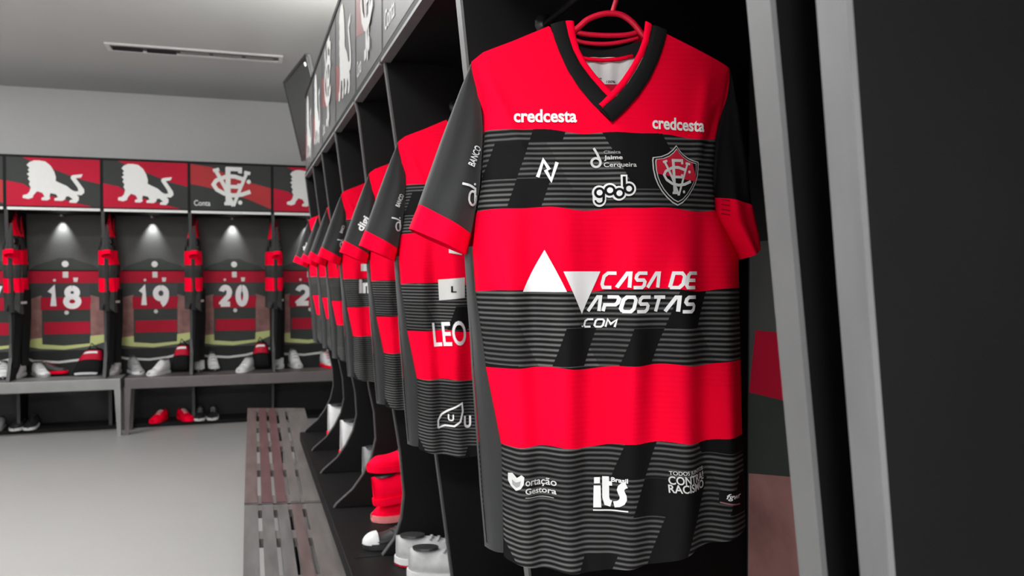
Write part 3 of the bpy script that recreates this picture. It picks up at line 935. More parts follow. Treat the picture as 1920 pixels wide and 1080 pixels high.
def back_print(mb, W, D, number, low=False, cx=None):
    """life-size player photograph on the back panel; x from 0 to W, face towards -y at y=D"""
    k = W / .70
    cx = W / 2 + .03 if cx is None else cx
    dz = -.122 if low else 0.0
    def C(zx, zy): return (cx + (zx - 355) * .00155 * k, 1.4 + dz - ((260 + zy / 3.0) - 510) * .00485)
    def put(pts, m, lay): 
        g = g_poly(pts) if isinstance(pts, list) else pts
        vs = []
        for zx, zy in g[0]:
            x, z = C(zx, zy)
            vs.append((min(max(x, .03), W - .002), D - .0007 * lay, z))
        fs = []
        for f in g[1]:
            a, b, c = (Vector((vs[i][0], vs[i][2])) for i in f[:3])
            fs.append(list(f) if (b - a).cross(c - a) > 0 else list(reversed(f)))
        mb.add(vs, fs, m)
    B = [(130, 1240), (580, 1240)]
    t0 = 640 if low else 400
    put([(120, t0), (620, t0), (620, 1190), (120, 1190)], m_panelgrey, 1)
    put([(180, 745), (215, 712), (285, 690), (330, 672), (400, 672), (440, 690), (515, 712), (552, 745)], m_paneljer, 2)
    put([(140, 740), (565, 740), (575, 812), (130, 812)], m_panelred, 2)
    put([(130, 812), (575, 812), (580, 905), (492, 880), (492, 1165), (245, 1165), (245, 880), (130, 905)], m_paneljer, 2)
    put([(130, 905), (245, 880), (245, 1130), (130, 1145)], m_pink, 2)
    put([(492, 880), (580, 905), (580, 1145), (492, 1130)], m_pink, 2)
    put([(248, 820), (490, 820), (490, 892), (248, 892)], m_shoeblack, 3)
    put([(240, 892), (497, 892), (490, 962), (240, 962)], m_panelred, 3)
    put([(255, 1030), (488, 1030), (488, 1098), (255, 1098)], m_panelred, 3)
    put([(110, 1128), (200, 1122), (245, 1118), (246, 1154), (355, 1164), (488, 1154), (490, 1112), (620, 1102), (620, 1135), (500, 1168), (355, 1186), (240, 1178), (110, 1165)], m_lime, 3)
    put(g_stroke([(110, 1232), (200, 1246), (330, 1256), (430, 1246), (520, 1225), (620, 1210)], 13), m_off, 2)
    put(g_disc((365, 705), 18, 12), m_off, 3)
    put([(352, 748), (380, 748), (380, 782), (352, 782)], m_off, 3)
    put(g_disc((310, 796), 8, 8), m_off, 3)
    put([(405, 782), (430, 782), (426, 806), (408, 806)], m_off, 3)
    if number:
        for q, g in enumerate(g_number(number, 266, 826, 458, 956, 31)): put(g, m_white, 4 + .3 * q)
        put(g_disc((370, 978), 12, 8), m_off, 4)

def partition_profile(D, zs, front):
    """side outline (d, z): front edge given as list of (d, z) from the top down"""
    return [(D, ZHB), (D, 0.0)] + list(reversed(front))
def make_locker(name_label, loc, rot, Wd, D, zseat, front, kind, number, printed=True, right=None, edge=m_edge, thick=.026, lip=True, lamp=0.0, top=ZHT, backmat=m_back, group=None, floor_z=0.0, pcx=None):
    root = empty('locker', loc, rot, name_label, 'locker', group)
    # left partition with its trimmed front edge
    def partition(u0, prof, nm='partition'):
        mb = MB()
        ft = list(reversed(prof))
        pts = [(D, ZHB), (D, floor_z)] + ft
        mb.prism(pts, (u0 + .001, 0, 0), (0, 1, 0), (0, 0, 1), (thick - .002, 0, 0), m_wood)
        o = mb.build(nm, root)
        mb = MB()
        vs = []
        for d, z in prof:
            vs += [(u0, d - .0025, z), (u0 + thick, d - .0025, z), (u0 + thick, d + .002, z), (u0, d + .002, z)]
        fs = []
        for i in range(len(prof) - 1):
            a, b = i * 4, i * 4 + 4
            for k in range(4):
                fs.append([a + k, a + (k + 1) % 4, b + (k + 1) % 4, b + k])
        mb.add(vs, fs, edge)
        mb.build('edge_trim', o)
        return o
    partition(0.0, front)
    if right: partition(Wd - thick, right)
    # back panel with print
    mb = MB()
    mb.box((0, D, 0.0), (Wd, D + .02, top), backmat)
    if printed: back_print(mb, Wd, D, number, printed == 'low', pcx)
    mb.build('back_panel', root)
    # header box
    mb = MB()
    mb.box((0, .0, ZHB), (Wd, D, ZHB + .02), m_wood)
    mb.box((0, .0, top - .02), (Wd, D, top), m_wood)
    mb.box((0, .004, ZHB + .02), (Wd, .022, top - .02), m_wood)
    mb.build('header_box', root)
    mb = MB()
    header_art(mb, kind, .02, Wd - .005, ZHB + .03, top - .012, .004, not lip)
    mb.build('header_panel', root)
    mb = MB(); mb.box((.024, -.003, ZHB - .004), (Wd - .006, .02, ZHB + (.018 if lip else .004)), m_lip if lip else m_edge)
    mb.build('header_lip', root)
    # small spot lamp under the header
    if lamp:
        lx_ = pcx if pcx is not None else Wd / 2
        mb = MB()
        mb.tube([(lx_, D - .05, ZHB - .001), (lx_, D - .05, ZHB - .018)], .028, m_metal, 16)
        mb.build('spot_lamp', root)
        l = bpy.data.lights.new('locker_spot', 'SPOT')
        l.energy = lamp; l.spot_size = math.radians(66); l.spot_blend = 1.0; l.shadow_soft_size = .012
        lo_ = bpy.data.objects.new('locker_spot', l); COL.objects.link(lo_)
        lo_.parent = root; lo_.location = (lx_, D - .05, ZHB - .026); lo_.rotation_euler = (math.radians(12), 0, 0)
    return root

# back row, seen square on
YB, DB = 7.75, .62
seatB = .49
frontB = [(.01, ZHB), (.05, 1.6), (.11, .95), (.115, .80), (.09, .68), (.03, .56), (.0, seatB + .004), (.335, seatB + .003), (.336, 0.0)]
divs = [on_y(x, 395, YB).x for x in (-170, 7, 189, 353, 509)]
divs.append(divs[-1] + .70)
kinds = ['lion', 'lion', 'lion', 'crest', 'lion']
nums = ['17', '17', '18', '19', '20', '21']
LB = ['black locker in the back row at the left picture edge', 'back row locker with the number 18 printed shirt', 'back row locker with the number 19 printed shirt',
      'back row locker with the number 20 printed shirt and monogram header', 'rightmost back row locker, number 2 partly hidden by the shirt row']
for i in range(5):
    make_locker(LB[i], (divs[i], YB, 0), (0, 0, 0), divs[i + 1] - divs[i], DB, seatB, frontB, ['crest', 'lion', 'lion', 'crest', 'lion'][i], nums[i + 1], True,
                edge=m_edgek, lamp=24.0, group='lockers along the back wall', right=(frontB if i == 4 else None), pcx=[.35, on_y(119, 540, YB + DB).x - divs[1], on_y(287, 540, YB + DB).x - divs[2], on_y(436, 540, YB + DB).x - divs[3], on_y(577, 540, YB + DB).x - divs[4]][i])

# long right row, seen along its length
XF, DR = .33, .56
seatR = .52
TAIL = [(-.01, seatR + .001)]
def prof_px(pts, Y, top_d):
    out = [(top_d, ZHB)]
    for x, y in pts:
        p = on_y(x, y, Y)
        out.append((p.x - XF, p.z))
    return out
def tail_from(d, z):
    return [(d, .80), (d - .02, .70), (d - .06, .62), (-.0, .55), (-.02, seatR + .001)]
P0Y, P1Y, P2Y = 1.34, 2.06, 2.56
prof0 = prof_px([(857, 0), (870, 130), (985, 1070)], P0Y, .005)
prof0 += tail_from(.145, .8)
prof1 = prof_px([(720, 120), (741, 270), (816, 853), (846, 1080)], P1Y, .0)
prof1 += [(.178, .60), (.15, .56), (.08, .535), (.0, seatR + .001)]
prof2 = prof_px([(671, 215), (736, 765), (748, 840), (756, 925), (751, 970), (738, 1008), (716, 1038), (674, 1064)], P2Y, .0) + TAIL
gen = [(0, ZHB), (.122, .96), (.140, .87), (.146, .77), (.13, .70), (.10, .64), (.06, .585), (.0, .535)] + TAIL
YA = .504
profA = prof_px([(1400, 0), (1450, 540), (1500, 1080)], YA, -.02) + tail_from(.12, .8)
YBp = .427
profB = prof_px([(1536, 0), (1576, 540), (1619, 1080)], YBp, -.02) + tail_from(.12, .8)
RR = [  # far partition position, near end, profile, header, label
 (4.66, 4.16, gen, 'lion', 'farthest locker bay of the right row, at its open end'),
 (4.16, 3.68, gen, 'lion', 'second farthest locker bay of the right row'),
 (3.68, 3.13, gen, 'crest', 'third farthest locker bay of the right row, monogram header'),
 (3.13, P2Y, gen, 'lion', 'right row locker bay holding the pile of red boots, white lion header'),
 (P2Y, P1Y, prof2, 'crest', 'right row locker bay holding the white and grey trainers, monogram header'),
 (P1Y, P0Y, prof1, 'crest', 'right row locker bay behind the shirt with LEO lettering'),
 (P0Y, YA - .029, prof0, 'lion', 'right row locker bay behind the nearest large shirt'),
 (YBp, -.35, profB, 'lion', 'nearest right row locker bay, dark panel filling the right picture edge')]
for yf, yn, pf, kd_, lab in RR:
    make_locker(lab, (XF, yf, 0), (0, 0, -PI / 2), yf - yn, DR, seatR, pf, kd_, None, printed=('low' if yf == P0Y else False), right=(profA if yf == P0Y else None),
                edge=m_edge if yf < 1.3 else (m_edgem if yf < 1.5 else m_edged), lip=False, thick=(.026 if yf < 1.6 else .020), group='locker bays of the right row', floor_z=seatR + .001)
# one continuous seat along the right row
mb = MB(); mb.box((XF - .035, -.35, seatR - .05), (XF + DR - .03, 4.66, seatR), m_wood, .004)
mb.box((XF + .08, -.35, 0), (XF + DR - .03, 4.66, seatR - .05), m_back)
tag(mb.build('locker_bench'), 'long black bench running along the foot of the right locker row', 'bench')

# ------------------------------------------------------------------ lamps, cove strip, ceiling slot, television
for k, (lx, ly, pw) in enumerate(LAMPS):
    t = empty('ceiling_lamp', (lx, ly, ZC), (0, 0, 0), ['rectangular ceiling lamp behind the camera on the left', 'rectangular ceiling lamp above and ahead of the camera',
              'rectangular ceiling lamp over the middle of the room', 'rectangular ceiling lamp behind the camera near the lockers', 'added unseen lamp left of the picture, brightening the back wall'][k], 'lamp', 'ceiling lamps')
    mb = MB()
    for a, b in [((-.48, -.28, -.03), (.48, -.25, 0)), ((-.48, .25, -.03), (.48, .28, 0)), ((-.48, -.25, -.03), (-.45, .25, 0)), ((.45, -.25, -.03), (.48, .25, 0))]:
        mb.box(a, b, m_metal)
    mb.build('lamp_frame', t)
    mb = MB(); mb.box((-.45, -.25, -.02), (.45, .25, -.005), mat('lamp_glow', (1, 1, 1), .5, emit=2.0))
    mb.build('diffuser', t)
t = empty('strip_lamp', (.62, 3.6, ZHT), label='strip lamp lying on top of the right locker row', cat='lamp')
mb = MB(); mb.box((-.09, -1.0, .0), (.09, 1.0, .03), m_metal); mb.build('lamp_body', t)
mb = MB(); mb.box((-.06, -.96, .03), (.06, .96, .05), mat('lamp_glow', (1, 1, 1), .5)); mb.build('diffuser', t)

c0, c1, c2, c3 = on_z(203, 92, ZC), on_z(529, 116, ZC), on_z(524, 128, ZC), on_z(206, 103, ZC)
ax = (c1 - c0); L = ax.length; ang = math.atan2(ax.y, ax.x)
wd = ((c3 - c0).length + (c2 - c1).length) / 2
t = empty('ceiling_air_diffuser', c0, (0, 0, ang), 'long narrow slotted air outlet set in the grey ceiling', 'air vent')
mb = MB()
for a, b in [((0, -wd, -.012), (L, -wd + .03, 0)), ((0, -.03, -.012), (L, 0, 0)), ((0, -wd + .03, -.012), (.03, -.03, 0)), ((L - .03, -wd + .03, -.012), (L, -.03, 0))]:
    mb.box(a, b, mat('vent_white', (.72, .72, .7), .35))
mb.build('vent_frame', t)
mb = MB(); mb.box((.03, -wd + .03, -.003), (L - .03, -.03, -.0005), m_plastic); mb.build('vent_recess', t)
for k in range(5):
    xa = .04 + (L - .08) * k / 5; xb = xa + (L - .08) / 5 - .03
    mb = MB()
    yy = -wd * (.40 if k < 2 else .55)
    mb.prism([(0, 0), (.03, -.016), (.034, -.013), (.004, .002)], (xa, yy, -.002), (0, 1, 0), (0, 0, 1), (xb - xa, 0, 0), m_metal if k > 1 else m_plastic)
    mb.build('vent_blade', t)

ptn, ptf = at_depth(573, 100, 5.0), at_depth(531, 155, 5.75)
ptf.z = ptn.z
ex = (ptf - ptn); TW = ex.length; ex.normalize()        # from the near to the far top corner
n_h = Vector((-ex.y, ex.x, 0)); n_h = n_h if n_h.x < 0 else -n_h
tilt = math.radians(13)
dn = (Vector((0, 0, -1)) * math.cos(tilt) - n_h * math.sin(tilt)).normalized()
tn = ex.cross(dn).normalized()
if tn.x > 0: tn = -tn
Mtv = Matrix((ex, -dn, tn)).transposed()
if Mtv.determinant() < 0: Mtv = Matrix((-ex, -dn, tn)).transposed(); org = ptf
else: org = ptn
t = empty('television', org, Mtv.to_euler(), 'dark wall mounted television beyond the far end of the right locker row', 'television')
TH = .56
mb = MB(); mb.box((0, -TH, -.032), (TW, 0, -.004), m_plastic, .006); mb.build('casing', t)
mb = MB(); mb.box((.02, -TH + .03, -.006), (TW - .02, -.02, -.001), mat('tv_screen', (.022, .022, .023), .3, vary=.05)); mb.build('screen', t)
mb = MB()
for a, b in [((0, -TH, -.006), (TW, -TH + .03, .003)), ((0, -.02, -.006), (TW, 0, .003)), ((0, -TH, -.006), (.02, 0, .003)), ((TW - .02, -TH, -.006), (TW, 0, .003))]:
    mb.box(a, b, m_plastic)
mb.build('bezel', t)
mb = MB(); mb.tube([(.07 if org == ptn else TW - .07, -.05, -.001), (.07 if org == ptn else TW - .07, -.05, .004)], .012, mat('reflection_dot', (1, 1, 1), .4, emit=1.5), 12)  # glowing dot stands in for a lamp's reflection on the screen
mb.build('lamp_reflection', t)
MT = Matrix.LocRotScale(org, Mtv.to_quaternion(), None)
w0 = MT @ Vector((TW / 2, -TH / 2, -.05))
w1 = Vector((ROOM['x1'], w0.y + .05, w0.z))
mb = MB()
inv = MT.inverted()
mb.tube([inv @ w0, inv @ (w0 * .5 + w1 * .5 + Vector((0, 0, -.02))), inv @ w1], .025, m_plastic, 10)
mb.build('mount_arm', t)

# ------------------------------------------------------------------ slatted benches down the middle of the room
m_slat = mat('bench_slat', (0.088, 0.064, 0.062), 0.4, vary=0.55, scale=7, stretch=(5, .7, 5), bump=.1)
m_slat2 = mat('bench_slat_worn', (0.098, 0.09, 0.086), 0.4, vary=0.5, scale=7, stretch=(5, .7, 5), bump=.1)
m_slat3 = mat('bench_slat_grey', (0.095, 0.094, 0.092), 0.38, vary=0.6, scale=6, stretch=(5, .8, 5), bump=.1)
m_slat4 = mat('bench_slat_red', (0.080, 0.040, 0.042), 0.4, vary=0.5, scale=7, stretch=(5, .7, 5), bump=.1)
ZB = .45
def slat_bench(label, pts, mats_, cross):
    """pts: far left, far right, near right, near left corners in the photograph, on the seat plane"""
    fl, fr, nr, nl = [on_z(x, y, ZB) for x, y in pts]
    root = empty('slatted_bench', ((fl + fr + nr + nl) / 4).xy.to_3d(), (0, 0, 0), label, 'bench', 'slatted wooden benches')
    o = root.location
    def Q(u, v, z): # u across, v along from near to far
        p = (nl.lerp(nr, u)).lerp(fl.lerp(fr, u), v); return Vector((p.x - o.x, p.y - o.y, z))
    n = len(mats_)
    edges = [0, .175, .345, .51, .665, 1.0] if n == 5 else [i / n for i in range(n + 1)]
    gap = .022
    for i in range(n):
        u0 = edges[i] + (gap if i else 0); u1 = edges[i + 1] - (gap if i < n - 1 else 0)
        mb = MB()
        vs = []
        for z in (ZB - .03, ZB):
            vs += [Q(u0, 0, z), Q(u1, 0, z), Q(u1, 1, z), Q(u0, 1, z)]
        mb.add(vs, [[3, 2, 1, 0], [4, 5, 6, 7], [0, 1, 5, 4], [1, 2, 6, 5], [2, 3, 7, 6], [3, 0, 4, 7]], mats_[i])
        mb.build('slat', root)
    for v in cross:
        mb = MB()
        vs = []
        for z in (ZB - .036, ZB - .004):
            vs += [Q(.01, v - .03, z), Q(.99, v - .03, z), Q(.99, v + .03, z), Q(.01, v + .03, z)]
        mb.add(vs, [[3, 2, 1, 0], [4, 5, 6, 7], [0, 1, 5, 4], [1, 2, 6, 5], [2, 3, 7, 6], [3, 0, 4, 7]], m_slat2)
        mb.build('crossbar', root)
    for u in (.56, .92):
        for v in (.06, .94):
            mb = MB(); mb.tube([Q(u, v, ZB - .03), Q(u, v, 0.0)], .02, m_plastic, 8); mb.build('leg', root)
    return root
slat_bench('far slatted reddish brown bench, beyond the bench joint', [(464, 765), (571, 765), (621, 938), (458, 943)], [m_slat, m_slat4, m_slat4, m_slat2, m_slat2], [.02, .27, .5, .73, .98])
slat_bench('near slatted grey bench cut off by the bottom picture edge', [(458, 947), (623, 942), (735, 1290), (452, 1300)], [m_slat3, m_slat3, m_slat3, m_slat, m_slat2], [.02, .45, .75, .985])

# ------------------------------------------------------------------ benches in front of the back lockers
m_bm1 = mat('bench_steel', (0.21, 0.21, 0.205), 0.4, vary=0.2, scale=5, metal=.2)
m_bm2 = mat('bench_brown', (0.085, 0.072, 0.072), 0.42, vary=0.25, scale=5)
YBF = 7.72
def wall_bench(label, xa, xb, m, legs):
    root = empty('bench', ((xa + xb) / 2, YBF, 0), label=label, cat='bench', group='benches below the back lockers')
    h = (xb - xa) / 2
    mb = MB(); mb.box((-h, 0, seatB - .095), (h, .32, seatB), m, .006); mb.build('seat_top', root)
    for lx in legs:
        d = -1 if lx > 0 else 1
        for yy in (.0, .26):
            mb = MB()
            a = h * lx
            mb.prism([(0, 0), (.03 * d, 0), (.05 * d, seatB - .09), (0, seatB - .09)], (a, yy, 0), (1, 0, 0), (0, 0, 1), (0, .04, 0), m if lx > 0 and yy == 0 else m_bm2)
            mb.build('leg', root)
    return root
xl_, xm, xr_ = on_y(-400, 720, YBF).x, on_y(226, 712, YBF).x, .93
wall_bench('long grey bench under the back lockers, on the left', xl_, xm, m_bm1, (-1, 1))
wall_bench('long brown bench under the back lockers, on the right', xm + .03, xr_, m_bm2, (-1, 1))
mb = MB(); mb.box((xl_, YB + .32, 0), (.93, YB + DB, .035), m_wood)
tag(mb.build('plinth'), 'low black plinth under the back lockers carrying the lower shoes', 'plinth')

# ------------------------------------------------------------------ shoes
def shoe_parts(root, upper, sole, lace, tall=.10, Ln=.29, outs=None):
    """shoe along +x (toe), standing on z=0"""
    def prof(t):
        hw = .032 + .016 * math.sin(PI * min(1, t * 1.02)) + .008 * sst(.5, .75, t)
        hw *= math.sqrt(max(.02, 1 - max(0, (t - .82) / .18) ** 2)) if t > .82 else (math.sqrt(max(.03, 1 - ((.1 - t) / .1) ** 2)) if t < .1 else 1)
        top = lerp(tall, tall * .92, sst(0, .25, t)); top = lerp(top, .052, sst(.32, .78, t)); top = lerp(top, .03, sst(.85, 1.0, t))
        return hw, top
    n, k = 26, 20
    mb = MB(); vs = []; fs = []
    for i in range(n + 1):
        t = i / n; hw, top = prof(t)
        for j in range(k):
            a = 2 * PI * j / k
            c, s = math.cos(a), math.sin(a)
            y = hw * math.copysign(abs(c) ** .75, c)
            z = .012 + (top - .012) * (.5 + .5 * math.copysign(abs(s) ** .7, s))
            y *= 1 - .28 * sst(.35, 1, (z - .012) / max(.02, (top - .012))) 
            vs.append((t * Ln, y, z))
    for i in range(n):
        for j in range(k):
            j2 = (j + 1) % k
            fs.append([i * k + j, i * k + j2, (i + 1) * k + j2, (i + 1) * k + j])
    fs.append(list(range(k))); fs.append([n * k + j for j in reversed(range(k))])
    mb.add(vs, [f[::-1] for f in fs], upper, True)
    mb.build('upper', root)
    mb = MB(); vs = []; m2 = 20
    ring = [(t / m2 * Ln, prof(t / m2)[0] + .004) for t in range(m2 + 1)]
    outl = [(x, y) for x, y in ring] + [(x, -y) for x, y in reversed(ring)]
    outl[0] = (outl[0][0] - .004, outl[0][1]); outl[-1] = (outl[-1][0] - .004, outl[-1][1])
    mb.prism(outl, (0, 0, .006), (1, 0, 0), (0, 1, 0), (0, 0, .018), sole)
    mb.build('sole', root)
    mb = MB(); mb.prism([(x * .99 + .001, y * .96) for x, y in outl], (0, 0, 0), (1, 0, 0), (0, 1, 0), (0, 0, .0065), outs or sole)
    mb.build('outsole', root)
    mb = MB()
    cx = Ln * .17
    op = [(cx + Ln * .13 * math.cos(2 * PI * i / 20), .027 * math.sin(2 * PI * i / 20), tall * .955) for i in range(20)]
    mb.add(op + [(p[0], p[1] * .9, p[2] + .006) for p in op], [list(range(20, 40))] + [[i, (i + 1) % 20, 20 + (i + 1) % 20, 20 + i] for i in range(20)], m_shoeblack)
    mb.build('collar_opening', root)
    mb = MB()
    for q in range(4):
        t = .36 + .075 * q; hw, top = prof(t)
        mb.tube([(t * Ln, -.022, top - .003), (t * Ln + .006, 0, top + .004), (t * Ln, .022, top - .003)], .0035, lace, 6)
    mb.build('laces', root)
def toe_cap(root, m):
    mb = MB()
    def f(u, v):
        a = PI * u; t = lerp(.0, 1, v)
        r = math.sqrt(max(0, 1 - t * t))
        return Vector((.235 + .060 * t, .047 * math.cos(a) * r, .020 + .046 * math.sin(a) * r))
    mb.grid(f, 16, 10, m, True, True); mb.build('toe_cap', root)
_shoes = {}
def shoe(label, group, loc, rot, cols, tall=.10, pitch=0.0, roll=0.0, scale=1.0):
    key = (cols, tall)
    if key not in _shoes:
        root = empty('shoe', (0, 0, 0))
        M = dict(w=m_shoe, g=m_shoegrey, k=m_shoeblack, r=m_red, d=m_deepred, m=m_shoemid, p=m_shoepink)
        shoe_parts(root, M[cols[0]], M[cols[1]], M[cols[2]], tall, outs=(m_deepred if cols == 'mwg' else None))
        if len(cols) > 3: toe_cap(root, M[cols[3]])
        _shoes[key] = root
    else:
        root = copy_tree(_shoes[key])
    root.location = loc; root.rotation_euler = (roll, pitch, rot); root.scale = (scale,) * 3
    return tag(root, label, 'shoe', group)
def bpt(x, y, Yp, Z):
    p = on_y(x, y, Yp); return Vector((p.x, p.y, Z))
G1 = 'shoes on the bench under the back lockers'
zb = seatB + .001
H = -PI / 2   # toe towards the room
shoe('left one of the grey and white pair in front of the number 18 locker', G1, bpt(44, 700, 8.24, zb), H - .15, 'wwg', .12)
shoe('right one of the grey and white pair in front of the number 18 locker', G1, bpt(66, 700, 8.24, zb), H + .5, 'wgg', .12)
shoe('dark shoe with a red heel behind the white pair, number 18 locker', G1, bpt(62, 700, 8.32, zb), -.1, 'krd', .11)
shoe('white shoe at the left picture edge on the grey bench', G1, bpt(8, 702, 8.2, zb), H + .2, 'wkg', .14)
shoe('left silver grey shoe in front of the number 19 locker', G1, bpt(221, 695, 8.24, zb), H - .1, 'wgg', .15)
shoe('right silver grey shoe in front of the number 19 locker', G1, bpt(245, 694, 8.22, zb), H + .4, 'gwg', .15)
shoe('white shoe standing by the red bag of the number 19 locker', G1, bpt(316, 700, 8.05, zb), H - .5, 'www', .13)
shoe('left white boot in front of the number 20 locker', G1, bpt(375, 690, 8.26, zb), H, 'wkg', .16)
shoe('right white boot in front of the number 20 locker', G1, bpt(396, 690, 8.26, zb), H + .15, 'wkg', .16)
shoe('white shoe standing by the dark red bag of the number 20 locker', G1, bpt(472, 692, 8.06, zb), H - .4, 'wwg', .13)
shoe('left white boot in front of the rightmost back locker', G1, bpt(524, 684, 8.28, zb), H - .1, 'www', .17)
shoe('right white boot in front of the rightmost back locker', G1, bpt(546, 684, 8.28, zb), H + .2, 'wwg', .17)
shoe('white and red shoe at the right end of the brown bench', G1, bpt(604, 690, 8.2, zb), H + .3, 'wrd', .15)
G2 = 'shoes on the plinth below the bench'
zp = .036
shoe('left of the black white soled pair under the grey bench', G2, bpt(42, 800, 8.3, zp), H, 'kwk')
shoe('right of the black white soled pair under the grey bench', G2, bpt(67, 800, 8.3, zp), H, 'kwk')
shoe('grey shoe under the grey bench at the left picture edge', G2, bpt(4, 800, 8.3, zp), H, 'ggg')
shoe('left red shoe of the pair under the brown bench', G2, bpt(310, 793, 8.30, zp), H - .3, 'rrw')
shoe('right red shoe of the pair under the brown bench', G2, bpt(337, 793, 8.30, zp), H + .4, 'rrw')
shoe('left of the grey soled pair under the number 20 locker', G2, bpt(376, 788, 8.32, zp), H, 'kwg')
shoe('right of the grey soled pair under the number 20 locker', G2, bpt(400, 788, 8.32, zp), H, 'kwg')
# right row
G3 = 'shoes on the right row seat'
zr = seatR + .001
shoe('rear white and grey trainer of the pair at the bottom of the picture', G3, (.435, 2.46, zr), -.25, 'mwg', .085)
shoe('front white and grey trainer of the pair at the bottom of the picture', G3, (.45, 2.34, zr), -.3, 'mwg', .085)
shoe('lowest red boot of the red pile beside the right row', G3, (.71, 2.96, zr), PI + .22, 'rpk', .10)
shoe('middle red boot of the red pile beside the right row', G3, (.435, 2.88, zr + .062), .12, 'rrk', .10, pitch=-.12)
shoe('topmost red boot of the red pile beside the right row', G3, (.70, 2.95, zr + .175), PI + .15, 'rrk', .09, pitch=.0)
shoe('dark boot with red sole in the bay behind the red pile', G3, (.47, 3.45, zr), .1, 'grd', .15)
shoe('white boot with red sole in the second farthest right row bay', G3, (.44, 4.0, zr), .1, 'wrd', .17)
shoe('white boot with red sole in the farthest right row bay', G3, (.43, 4.5, zr), .1, 'wrd', .17)
shoe('dark shoe with white toe pointing out of the bay of red boots', G3, (.585, 2.645, zr), PI + .1, 'kkkw', .09, scale=.78)
shoe('dark red shoe with white toe in the bay behind the red boots', G3, (.63, 3.25, zr), PI + .1, 'kddw', .09, scale=.8)

# ------------------------------------------------------------------ bags on the back bench
def boot_bag(label, loc, rot, sx, sy, sz, lean, redcol=m_deepred, mark=True):
    root = empty('boot_bag', loc, (0, 0, rot), label, 'bag', 'boot bags on the back bench')
    def sup(u, v, k=1.0):
        a = 2 * PI * u; b = -PI / 2 + PI * v
        c = lambda w, e: math.copysign(abs(w) ** e, w)
        x = sx / 2 * c(math.cos(b), .4) * c(math.cos(a), .5) * k
        y = sy / 2 * c(math.cos(b), .5) * c(math.sin(a), .6) * k
        z = sz / 2 * c(math.sin(b), .6) * k + sz / 2
        f = z / sz
        return Vector((x * (1 - .45 * f) + lean * f, y * (1 - .2 * f), z + .006 * math.sin(a * 3) * math.sin(PI * v)))
    mb = MB(); mb.grid(lambda u, v: sup(u, v), 32, 18, m_black, True); mb.build('bag_body', root)
    mb = MB(); mb.grid(lambda u, v: sup(lerp(.55, .95, u), lerp(.52, .80, v), 1.0) + Vector((0, -.006, .002)), 12, 8, redcol, True); mb.build('red_panel', root)
    mb = MB(); mb.grid(lambda u, v: sup(lerp(.62, .80, u), lerp(.66, .74, v), 1.0) + Vector((0, -.011, .003)), 6, 3, m_off, True); mb.build('white_mark', root)
    mb = MB(); mb.tube([sup(.6, .9), sup(.7, .95) + Vector((0, -.02, .05)), sup(.9, .9)], .006, m_plastic, 6); mb.build('handle', root)
    if mark:
        mb = MB(); mb.grid(lambda u, v: sup(lerp(.64, .86, u), lerp(.16, .30, v), 1.0) + Vector((0, -.006, 0)), 8, 4, m_white, True); mb.build('white_label', root)
    return root
boot_bag('black bag with red and white stripe leaning beside the number 18 locker', bpt(162, 703, 8.05, zb), 0, .27, .2, .235, .07)
boot_bag('black and red bag leaning beside the number 19 locker', bpt(338, 693, 8.12, zb), 0, .2, .2, .25, .03, mark=False)
boot_bag('dark red topped bag leaning beside the number 20 locker', bpt(490, 690, 8.12, zb), 0, .2, .2, .25, .0, mark=False)

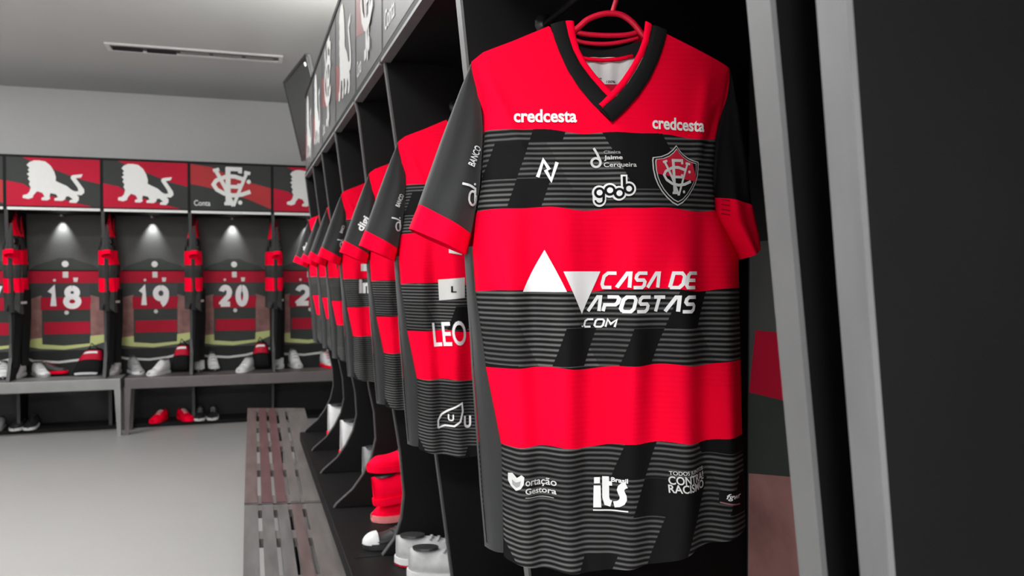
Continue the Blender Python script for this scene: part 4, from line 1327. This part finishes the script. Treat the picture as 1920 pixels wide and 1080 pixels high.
# ------------------------------------------------------------------ shirts and trousers hanging in the back lockers
GB = 'shirts hanging in the back lockers'
LBK = ['shirt hanging at the left side of the number 18 locker', 'shirt hanging at the left side of the number 19 locker',
       'shirt hanging at the left side of the number 20 locker', 'shirt hanging at the left side of the rightmost back locker']
LTR = ['black trousers hanging below the shirt of the number 18 locker', 'black trousers hanging below the shirt of the number 19 locker',
       'black trousers hanging below the shirt of the number 20 locker', 'black trousers hanging below the shirt of the rightmost back locker']
def trousers_mesh():
    mb = MB()
    def leg(x0):
        def f(u, v):
            a = 2 * PI * u
            wx = lerp(.07, .048, v); 
            return Vector((x0 + wx * math.cos(a) + .01 * math.sin(v * 5), .022 * math.sin(a) + .006 * math.sin(3 * a + v * 3), -v * .62))
        return f
    return leg
for i in range(4):
    X = divs[i + 1] + .05
    sc = 1.12
    rot = PI / 2 + .04
    sh = Vector((X, YB + .03, 1.4 + .405))
    loc = sh - Matrix.Rotation(rot, 3, 'Z') @ (SHOULDER * sc)
    r = bare_copy(LBK[i], loc, rot, GB, sc, lettering=True)
    pr = r  # white sponsor slip on the side turned to the room
    hang_copy(['hanger in the shirt of the number 18 locker', 'hanger in the shirt of the number 19 locker', 'hanger in the shirt of the number 20 locker', 'hanger in the shirt of the rightmost back locker'][i], loc, rot, 'hangers in the back lockers', sc)
    tz = 1.22
    t = empty('trousers', (X + .022, YB + .20, tz), (0, 0, PI / 2 - .30), LTR[i], 'trousers', 'trousers hanging in the back lockers')
    for x0 in (-.07, .06):
        mb = MB(); mb.grid(trousers_mesh()(x0), 20, 14, m_black, True); mb.build('trouser_leg', t)
    mb = MB(); mb.box((-.13, -.022, -.02), (.12, .022, .03), m_black, .008); mb.build('waistband', t)
    mb = MB(); mb.box((-.06, -.034, -.09), (.03, -.026, -.07), m_off); mb.build('white_logo', t)

# ------------------------------------------------------------------ pegs that carry the hanger hooks
HOOK = P2(1146, -58, -.010)
bpy.context.view_layer.update()
lockers = [o for o in bpy.data.objects if o.type == 'EMPTY' and o.name.split('.')[0] == 'locker']
for h in [o for o in bpy.data.objects if o.type == 'EMPTY' and o.name.split('.')[0] == 'clothes_hanger']:
    Mh = Matrix.LocRotScale(h.location, h.rotation_euler, h.scale)
    p = Mh @ HOOK
    best = None
    for lk in lockers:
        q = Matrix.LocRotScale(lk.location, lk.rotation_euler, None).inverted() @ p
        if q.x > .0 and 0 < q.y < .7 and (best is None or q.x < best[0]): best = (q.x, lk, q)
    if best:
        q = best[2]
        mb = MB()
        mb.tube([(.018, q.y, q.z), (q.x + .02, q.y, q.z), (q.x + .028, q.y, q.z + .012)], .005, m_plastic, 8)
        mb.tube([(.02, q.y, q.z), (.028, q.y, q.z)], .018, m_plastic, 12)
        mb.build('coat_peg', best[1])
